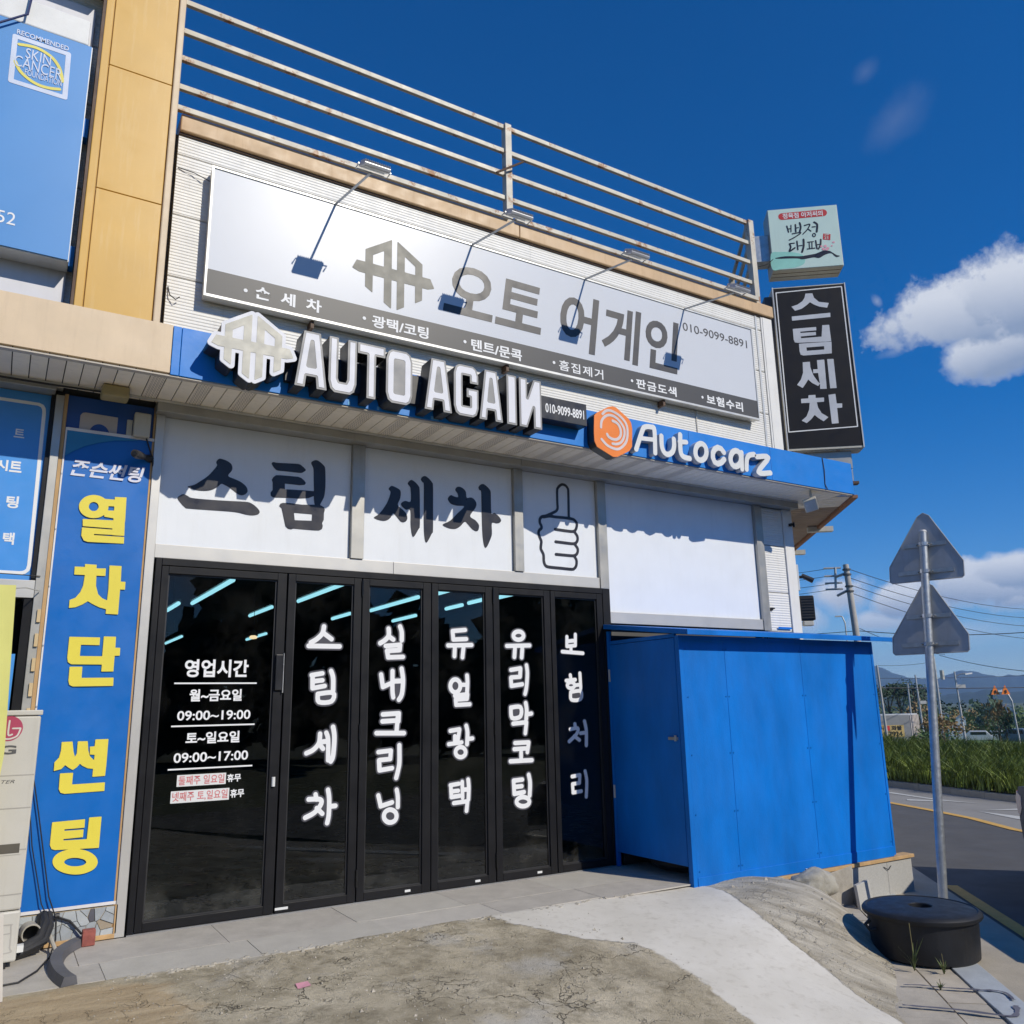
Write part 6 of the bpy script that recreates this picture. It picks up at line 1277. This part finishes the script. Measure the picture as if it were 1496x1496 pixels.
for i, (ta, tb, nm) in enumerate([(.144, .094, 'topmost'), (.134, .0855, 'second'), (.126, .077, 'third'), (.117, .063, 'lowest')]):
    cable(G(53.6, 42, ta), G(66, 75, tb - .008), .9, nm + ' of the four wires falling right from the concrete utility pole', .016)
cable(G(44, 60, .079), G(53.8, 55, .0745), .2, 'horizontal wire just above the shed roof, left of the pole', .02); cable(G(53.8, 55, .0745), G(68, 58, .070), .5, 'thick horizontal wire crossing behind the upper triangular sign', .024)
cable(G(53.9, 55, .077), G(58.5, 80, .045), .3, 'wire running down behind the two triangular signs', .02); cable(G(58.2, 80, .0445), G(68, 60, .020), .6, 'dark wire right of the lower triangular sign', .024)
cable(G(54.6, 50, .0362), G(57.9, 60, .0385), .1, 'faint wire above the hills left of the sign post', .012); cable(G(52, 60, .0145), G(70, 90, .012), .3, 'horizontal wire in front of the hills', .03); cable(G(52, 75, .0245), G(70, 90, .026), .4, 'faint pale wire in front of the hills', .018)
for az0, t0_, az1, d_, r_, lb in [(54.65, .0364, 54.78, 38, .055, 'thin leaning grey pole right next to the blue shed'), (56.25, .0166, 56.2, 70, .07, 'short thin pole rising behind the truck body'), (56.73, .0250, 56.80, 75, .08, 'thin pole with small fittings right of the truck body'), (57.87, .0435, 57.82, 62, .09, 'leaning pole with white boxes just right of the sign post')]:
    t = thing('roadside_pole', lb, 'pole', tuple(G(az1, d_)), 'poles in the fields'); a, b_ = G(az1, d_), G(az0, d_, t0_); put('pole', MB().tube([tuple(a), tuple(b_)], [r_ * 1.15, r_ * .75], 8), thin, t)
    if 'boxes' in lb:
        for q in (-1, 1): c = a.lerp(b_, .80) + Vector((.38 * q, -.20 * q, 0)); put('transformer', MB().tube([tuple(c - Vector((0, 0, .3))), tuple(c + Vector((0, 0, .3)))], .13, 8), off_white, t)
    if 'fittings' in lb: c = a.lerp(b_, .62); put('fitting', MB().obox(c + Vector((.25, -.15, 0)), (.22, -.13, 0), (.05, .08, 0), (0, 0, .12)), thin, t)
t = thing('street_lamp', 'grey street lamp with an arm to the right, in front of the hills', 'street lamp', tuple(G(58.95, 70)))
a, b_ = G(58.97, 70), G(58.87, 70, .0272); put('pole', MB().tube([tuple(a), tuple(b_)], [.10, .06], 8), thin, t); put('lamp_arm', MB().tube([tuple(G(58.88, 70, .022)), tuple(G(59.2, 70, .0245)), tuple(G(59.5, 70, .0252))], .04, 6), thin, t)
put('lamp_head', MB().obox(G(59.58, 70, .0245), (.22, -.13, .03), (.06, .1, 0), (0, 0, .05)), white_p, t); put('sign_box', MB().obox(G(59.1, 70, .012), (.3, -.18, 0), (.05, .05, 0), (0, 0, .12)), thin, t)
t = thing('street_lamp', 'smaller curved street lamp beside the orange triangle signs', 'street lamp', tuple(G(61.7, 90)))
put('pole', MB().tube([tuple(G(61.72, 90)), tuple(G(61.62, 90, -.004)), tuple(G(61.5, 90, .002)), tuple(G(61.3, 90, .0065)), tuple(G(61.15, 90, .007))], .08, 6), thin, t); put('lamp_head', MB().obox(G(61.12, 90, .0062), (.25, -.15, 0), (.1, .1, 0), (0, 0, .05)), white_p, t)
t = thing('street_lamp', 'tiny curved street lamp just left of the concrete utility pole', 'street lamp', tuple(G(53.05, 80)))
put('pole', MB().tube([tuple(G(53.1, 80)), tuple(G(53.08, 80, .084)), tuple(G(52.95, 80, .091)), tuple(G(52.75, 80, .092))], .06, 6), thin, t); put('lamp_head', MB().obox(G(52.7, 80, .0915), (.2, -.15, 0), (.08, .08, 0), (0, 0, .05)), thin, t)
t = thing('warning_signs', 'pair of small orange triangular warning signs on a street lamp arm', 'sign', tuple(G(61.1, 88, .0035)))
for az in (60.86, 61.38):
    a = G(az, 88, .0028); u = Vector((.42, -.24, 0)) * .82; put('triangle', MB().prism([tuple(a - u), tuple(a + u), tuple(a + Vector((0, 0, .82)))], (0, 0, 0), (.03, .05, 0)), orange_p, t); put('mark', MB().obox(a + Vector((-.03, -.05, .25)), u * .18, (.01, .01, 0), (0, 0, .14)), black_p, t)
# truck body
t = thing('truck_body', 'grey box truck body with a yellow lettering board in the field', 'truck', tuple(G(55, 62)))
A_, B_, C_ = G(53.0, 60), G(56.10, 62), G(56.55, 64); zb, ztp = -2.1, 1.495 - 62 * .0163
bx = M('box_grey', (.20, .21, .22), .5, var=.08); bxw = M('box_end', (.55, .50, .46), .6, var=.1, streak=.5, streakcol=(.4, .22, .15))
d_ = (C_ - B_); D2 = A_ + d_
put('box_side', MB().prism([(A_.x, A_.y, zb), (B_.x, B_.y, zb), (B_.x, B_.y, ztp), (A_.x, A_.y, ztp)], (0, 0, 0), (.05, .08, 0)), bx, t)
put('box_end', MB().prism([(B_.x, B_.y, zb), (C_.x, C_.y, zb), (C_.x, C_.y, ztp), (B_.x, B_.y, ztp)], (0, 0, 0), (.03, -.02, 0)), bxw, t)
put('box_roof', MB().prism([(A_.x, A_.y, ztp), (B_.x, B_.y, ztp), (C_.x, C_.y, ztp), (D2.x, D2.y, ztp)], (0, 0, 0), (0, 0, .07)), M('box_top', (.5, .52, .54), .5), t)
for k_ in range(7): f_ = k_ / 6; p = B_.lerp(C_, f_); put('rib', MB().box(p.x + .03, p.x + .07, p.y - .06, p.y - .02, zb, ztp), bxw, t)
ex_ = (B_ - A_).normalized(); ex_.z = 0; ex_.normalize(); nn_ = Vector((ex_.y, -ex_.x, 0)); FR = (A_ * 1.0 - Vector((0, 0, A_.z)), ex_, nn_); Lb = (B_ - A_).length
poly('lettering_board', [[(Lb * .30, -.90), (Lb * .88, -.90), (Lb * .88, -.14), (Lb * .30, -.14)]], M('board_yellow', (.45, .33, .12), .6), t, .02, .01, FR)
poly('red_dot', [[(Lb * .54, -.48), (Lb * .62, -.48), (Lb * .62, -.18), (Lb * .54, -.18)]], red_p, t, .03, .01, FR); text('이사', Lb * .40, Lb * .52, -.48, -.18, black_p, t, .03, .01, .03, fr=FR); text('화물', Lb * .65, Lb * .84, -.48, -.18, black_p, t, .03, .01, .03, fr=FR); text('711-7924', Lb * .36, Lb * .84, -.86, -.54, black_p, t, .03, .01, .03, fr=FR)
for k_ in range(3): p = A_.lerp(B_, .2 + .3 * k_); put('wheel', MB().tube([(p.x, p.y - .1, zb - .05), (p.x + .1, p.y + .15, zb - .05)], .4, 12), tyre, t)
# small vehicles
def car(name, label, az, d_, col, L_, W_, H_, yaw, glassup=.55, cat='car'):
    t_ = thing(name, label, cat, tuple(G(az, d_))); c = G(az, d_); f = Vector((math.sin(math.radians(yaw)), math.cos(math.radians(yaw)), 0)); s_ = Vector((f.y, -f.x, 0)); mt = M('paint_' + name + str(int(d_)), col, .35, var=.03, coat=.4)
    g0 = [(-L_ / 2, .3), (-L_ / 2, H_ * .58), (-L_ * .36, H_ * .62), (-L_ * .25, H_), (L_ * .18, H_), (L_ * .32, H_ * .6), (L_ / 2, H_ * .5), (L_ / 2, .3)] if cat == 'car' else [(-L_ / 2, .3), (-L_ / 2, H_ * .55), (-L_ * .46, H_), (L_ * .3, H_), (L_ * .42, H_ * .58), (L_ / 2, H_ * .5), (L_ / 2, .3)]
    put('body', MB().prism([tuple(c + f * u + Vector((0, 0, z)) - s_ * W_ / 2) for u, z in g0], (0, 0, 0), tuple(s_ * W_)), mt, t_, .06)
    put('rear_window', MB().obox(c - f * (L_ * (.47 if cat != 'car' else .31)) + Vector((0, 0, H_ * .78)), f * (.06 if cat != 'car' else .3), s_ * W_ * .40, Vector((0, 0, H_ * .14))), cgl, t_)
    put('side_window', MB().obox(c - f * L_ * .04 + Vector((0, 0, H_ * .80)), f * L_ * .2, s_ * (W_ / 2 + .01), Vector((0, 0, H_ * .12))), cgl, t_)
    for u in (-.32, .32):
        for v in (-1, 1): p = c + f * L_ * u + s_ * v * (W_ / 2 - .1) + Vector((0, 0, .32)); put('wheel', MB().tube([tuple(p - s_ * .1), tuple(p + s_ * .12)], .32, 12), tyre, t_)
    return t_
car('white_van', 'white van seen from behind on the far road behind the grass', 57.58 + 1.0, 118, (.62, .63, .64), 4.6, 1.8, 2.0, 60, cat='van')
car('distant_car', 'white car parked on the lawn near the green netting', 59.6, 125, (.65, .66, .68), 4.4, 1.8, 1.45, -30); car('distant_car', 'white car furthest away beside the autumn tree', 60.65, 140, (.65, .66, .68), 4.4, 1.8, 1.5, -35); car('distant_car', 'grey pickup at the right edge of the far road', 61.9, 105, (.16, .18, .22), 4.8, 1.9, 1.6, 20)
# lawn, far road, netting, sheds
def patch(az0, az1, d0, d1, dz, mat, name): return structure(put(name, MB().add([tuple(G(a, d_) + Vector((0, 0, dz))) for a, d_ in ((az0, d0), (az1, d0), (az1, d1), (az0, d1))], [(0, 1, 2, 3)]), mat))
patch(50, 75, 50, 58, .02, M('far_road', (.20, .195, .185), .9), 'far_road'); patch(57, 75, 92, 150, .25, M('lawn', (.12, .20, .04), .9, var=.25, vs=.4), 'lawn')
t = tag(put('netting', MB().obox(G(58.6, 150, z=-3.8), (1, 0, 0), (.05, 0, 0), (0, 0, 1)) if False else MB().prism([tuple(G(57.6, 150)), tuple(G(60.2, 150)), tuple(G(60.2, 150) + Vector((0, 0, 1.5))), tuple(G(57.6, 150) + Vector((0, 0, 1.5)))], (0, 0, 0), (.1, .1, 0)), M('green_net', (.03, .16, .11), .8)), 'low green netting fence at the back of the lawn', 'fence')
for i, (az, d_, w, h, lb) in enumerate([(61.2, 330, 7, 3.2, 'far white shed just under the orange warning signs'), (62.1, 300, 8, 2.6, 'far white shed at the right edge below the hills'), (58.0, 160, 1.6, 1.6, 'small white booth right behind the leaning pole'), (55.4, 170, 2.2, 1.2, 'small pale hut roof above the truck body'), (58.85, 130, 1.2, 1.0, 'small white sign board beside the grey street lamp'), (63.2, 280, 10, 3, 'far white shed just outside the right edge')]):
    t = thing('far_shed', lb, 'shed', tuple(G(az, d_))); c = G(az, d_); u = Vector((math.cos(math.radians(az)), -math.sin(math.radians(az)), 0)); v = Vector((u.y, -u.x, 0)) * -1
    zc = 0 if d_ > 200 else 2.2
    put('wall', MB().obox(c + Vector((0, 0, h / 2 + zc)), u * w / 2, v * w / 3, Vector((0, 0, h / 2))), white_p, t); put('roof', MB().prism([tuple(c + u * w * .53 * s1 - v * w * .36 + Vector((0, 0, h + zc + z_))) for s1, z_ in ((-1, 0), (1, 0), (0, h * .35))], (0, 0, 0), tuple(v * w * .72)), M('shed_roof', (.35, .38, .42), .5), t)
    if zc: put('post', MB().tube([tuple(c), tuple(c + Vector((0, 0, zc)))], .08, 6), thin, t)
# trees
bark = M('bark', (.10, .075, .05), .9, var=.3); 
def leafm(n, c): return M(n, c, .7, var=.4, vs=.9)
lm = {'green': leafm('leaf_green', (.085, .135, .035)), 'dark': leafm('leaf_dark', (.045, .080, .030)), 'pine': leafm('leaf_pine', (.045, .080, .040)), 'autumn': leafm('leaf_autumn', (.24, .16, .06)), 'pale': leafm('leaf_pale', (.13, .17, .06))}
crowns = {}
def crown(kind, seed, n=520):
    key = (kind, seed)
    if key in crowns: return crowns[key]
    r_ = random.Random(seed); V_ = []; F_ = []; lobes = [(Vector((r_.gauss(0, .38), r_.gauss(0, .38), r_.gauss(0, .35))), r_.uniform(.22, .5)) for _ in range(9)]
    for _ in range(n):
        c, rad_ = r_.choice(lobes); d_ = Vector((r_.gauss(0, 1), r_.gauss(0, 1), r_.gauss(0, 1))).normalized() * rad_ * r_.uniform(.5, 1.05); p = c + d_; s_ = r_.uniform(.04, .10); a = Vector((r_.gauss(0, 1), r_.gauss(0, 1), r_.gauss(0, 1))).normalized(); b_ = a.orthogonal().normalized(); q = len(V_)
        V_ += [tuple(p - a * s_), tuple(p + b_ * s_ * .7), tuple(p + a * s_), tuple(p - b_ * s_ * .7)]; F_.append((q, q + 1, q + 2, q + 3))
    me_ = bpy.data.meshes.new('crown'); me_.from_pydata(V_, [], F_); me_.materials.append(lm[kind]); crowns[key] = me_; return me_
def tree(label, az, d_, h, w, kind, trunk=.35, cat='tree', name='tree', zc=0, group='trees and bushes beyond the road'):
    c = G(az, d_) + Vector((0, 0, zc)); t_ = thing(name, label, cat, tuple(c), group); h *= .88; hc = h * (1 - trunk)
    put('trunk', MB().tube([tuple(c), tuple(c + Vector((h * .01, 0, h * trunk * .6))), tuple(c + Vector((-h * .01, 0, h * (trunk + .25))))], [h * .025, h * .02, h * .008], 7), bark, t_)
    for q in range(3): a = q * 2.1 + az; put('limb', MB().tube([tuple(c + Vector((0, 0, h * trunk * .8))), tuple(c + Vector((math.cos(a) * w * .3, math.sin(a) * w * .3, h * (trunk + .28))))], [h * .012, h * .005], 5), bark, t_)
    o = bpy.data.objects.new('crown', crown(kind, int(az * 7) % 4)); S.collection.objects.link(o); o.parent = t_; o.location = (0, 0, h * trunk + hc * .5); o.scale = (w / 1.5, w / 1.5, hc / 1.5); o.rotation_euler = (0, 0, az)
    return t_
for a in [('thin pine with flat top behind the truck body, left one', 55.05, 95, 7.2, 3.2, 'pine', .62), ('thin pine with flat top behind the truck body, middle one', 55.7, 100, 7.6, 3.6, 'pine', .62), ('thin pine with flat top left of the sign post', 56.5, 95, 7.4, 3.6, 'pine', .62), ('thin pine just behind the sign post', 57.1, 100, 7.0, 3, 'pine', .6),
          ('reddish tree between the truck body and the sign post', 56.4, 85, 4.8, 2.0, 'autumn', .3), ('bushy green tree right after the truck body', 56.9, 66, 2.6, 3.0, 'green', .08), ('dark green tree right of the sign post', 57.7, 85, 4.0, 2.0, 'green', .15), ('small autumn tree in front of the lawn', 57.9, 52, 2.6, 1.6, 'autumn', .3),
          ('big dark round tree left of the street lamp', 59.5, 160, 7.6, 4.6, 'dark', .1), ('pale green tree right of the street lamp', 60.0, 135, 5.0, 4.0, 'pale', .2), ('green tree behind the lawn', 58.6, 150, 5.2, 7, 'green', .1), ('tall autumn tree under the orange signs', 60.75, 75, 4.4, 1.4, 'autumn', .25), ('small dark tree standing near the grey pickup', 61.1, 60, 2.8, 1.0, 'dark', .4),
          ('bushy tree at the right edge behind the pickup', 62.2, 120, 5.0, 5, 'green', .1), ('dark bush group left of the thin poles', 55.3, 110, 4.2, 6, 'dark', .05), ('wide dark bush behind the leaning pole', 54.3, 100, 4.0, 6, 'dark', .05), ('green bush low behind the grass near the sign post', 57.4, 60, 1.6, 2, 'green', .05), ('broad tree at the far left of the fields', 53.0, 90, 5, 7, 'green', .1), ('yellowish tree near the pale tree', 58.9, 140, 5.6, 4, 'autumn', .2),
          ('dark tree just past the right edge', 63.6, 60, 4.2, 2, 'dark', .4)]:
    tree(a[0], *a[1:])
# far treeline reads as one mass
r_ = random.Random(8); V_ = []; F_ = []
for _ in range(9000):
    az = r_.uniform(44, 76); d_ = r_.uniform(170, 300); h = 3.2 + 2.2 * math.sin(az * 1.9) + 1.8 * math.sin(az * 5.3) + r_.uniform(-1, 1.5); p = G(az, d_) + Vector((0, 0, r_.uniform(0, max(1, h)))); s_ = r_.uniform(.3, .8); a = Vector((r_.gauss(0, 1), r_.gauss(0, 1), r_.gauss(0, 1))).normalized(); b_ = a.orthogonal(); q = len(V_)
    V_ += [tuple(p - a * s_), tuple(p + b_ * s_), tuple(p + a * s_), tuple(p - b_ * s_)]; F_.append((q, q + 1, q + 2, q + 3))
me = bpy.data.meshes.new('woods'); me.from_pydata(V_, [], F_); tag(put('woods', me, lm['dark'], None, kind='stuff'), 'dark band of distant woods at the foot of the hills', 'woods')
# added unseen woods behind the viewer, so the glass mirrors dark, not sky
V_ = []; F_ = []
for _ in range(16000):
    az = r_.uniform(95, 335); d_ = r_.uniform(32, 46); h = 8 + 2.5 * math.sin(az * .21) + 1.5 * math.sin(az * .7); a_ = math.radians(az); p = Vector((d_ * math.sin(a_), -6.8 + d_ * math.cos(a_), -.5 + h * r_.random() ** .8)); s_ = r_.uniform(.35, .8); a = Vector((r_.gauss(0, 1), r_.gauss(0, 1), r_.gauss(0, 1))).normalized(); b_ = a.orthogonal(); q = len(V_)
    V_ += [tuple(p - a * s_), tuple(p + b_ * s_), tuple(p + a * s_), tuple(p - b_ * s_)]; F_.append((q, q + 1, q + 2, q + 3))
me = bpy.data.meshes.new('woods'); me.from_pydata(V_, [], F_); tag(put('woods', me, lm['dark'], None, kind='stuff'), 'dark wooded slope across the road behind the viewer', 'woods')
# hills: ridges with depth
def ridge(name, pts_, d_, depth, mat, base=-6, rough_=.0):
    az = np.linspace(30, 80, 260); tn_ = np.interp(az, [p[0] for p in pts_], [p[1] for p in pts_]); r2 = np.random.RandomState(int(d_)); 
    wob = sum(np.sin(az * f + r2.rand() * 6) * a for f, a in ((3.1, .0006), (7.7, .0004), (17, .0002))) ; tn_ = tn_ + wob
    m_ = MB(); rows = 9
    for j in range(rows):
        f_ = j / (rows - 1)
        for i, a in enumerate(az):
            prof_ = math.sin(f_ * math.pi * .5) if f_ < 1 else 1
            zz = base + (1.495 + (d_ + depth) * tn_[i] - base) * (prof_ ** 1.1) * (1 + .06 * math.sin(i * .35 + j * 1.3) * (1 - f_) + .05 * math.sin(i * .9 - j * 2) * (1 - f_))
            p = G(a, d_ + depth * f_, z=zz); m_.v.append(tuple(p))
    n_ = len(az)
    for i, a in enumerate(az): m_.v.append(tuple(G(a, d_ + depth * 2, z=base)))
    for j in range(rows):
        for i in range(n_ - 1): q = j * n_ + i; m_.f.append((q, q + 1, q + n_ + 1, q + n_))
    return structure(put(name, m_, mat, smooth=True))
hill = M('hill_forest', (.022, .042, .030), .95, var=.35, vs=.02, bump=.0)
ridge('mountains', [(30, .030), (45, .04), (52, .042), (54.45, .0365), (54.79, .0341), (55.34, .0287), (55.90, .0255), (56.45, .0223), (57.00, .0205), (57.75, .0194), (58.52, .0246), (59.09, .0271), (59.81, .0273), (60.50, .0234), (61.17, .0196), (61.71, .0220), (62.44, .0222), (66, .03), (72, .024), (80, .03)], 2300, 700, hill)
ridge('hills', [(30, .01), (45, .022), (52, .016), (54.28, .0089), (55.23, .0114), (56.36, .0090), (57.43, .0045), (58.85, .004), (60.5, .0085), (61.6, .005), (63, .008), (70, .012), (80, .01)], 1100, 400, hill)
ridge('low_hill', [(30, .01), (50, .012), (54.28, .0095), (55.4, .0105), (56.2, .0085), (57.2, -.004), (58, -.02), (80, -.02)], 520, 160, hill)
# haze
hz = put('haze', MB().box(-400, 3400, -900, 3200, -7.5, 175), None); hz['kind'] = 'stuff'; hz['label'] = 'thin bluish air haze over the distance'; hz['category'] = 'haze'
hm_ = bpy.data.materials.new('haze'); hm_.use_nodes = True; q = hm_.node_tree; q.nodes.clear(); o_ = q.nodes.new('ShaderNodeOutputMaterial'); v_ = q.nodes.new('ShaderNodeVolumePrincipled'); v_.inputs['Color'].default_value = (.38, .60, 1, 1); v_.inputs['Density'].default_value = .00022; v_.inputs['Anisotropy'].default_value = 0.0; q.links.new(v_.outputs[0], o_.inputs['Volume']); hz.data.materials.append(hm_)
S.cycles.volume_bounces = 1; S.cycles.max_bounces = 8; S.cycles.transparent_max_bounces = 12; S.cycles.caustics_reflective = False; S.cycles.caustics_refractive = False
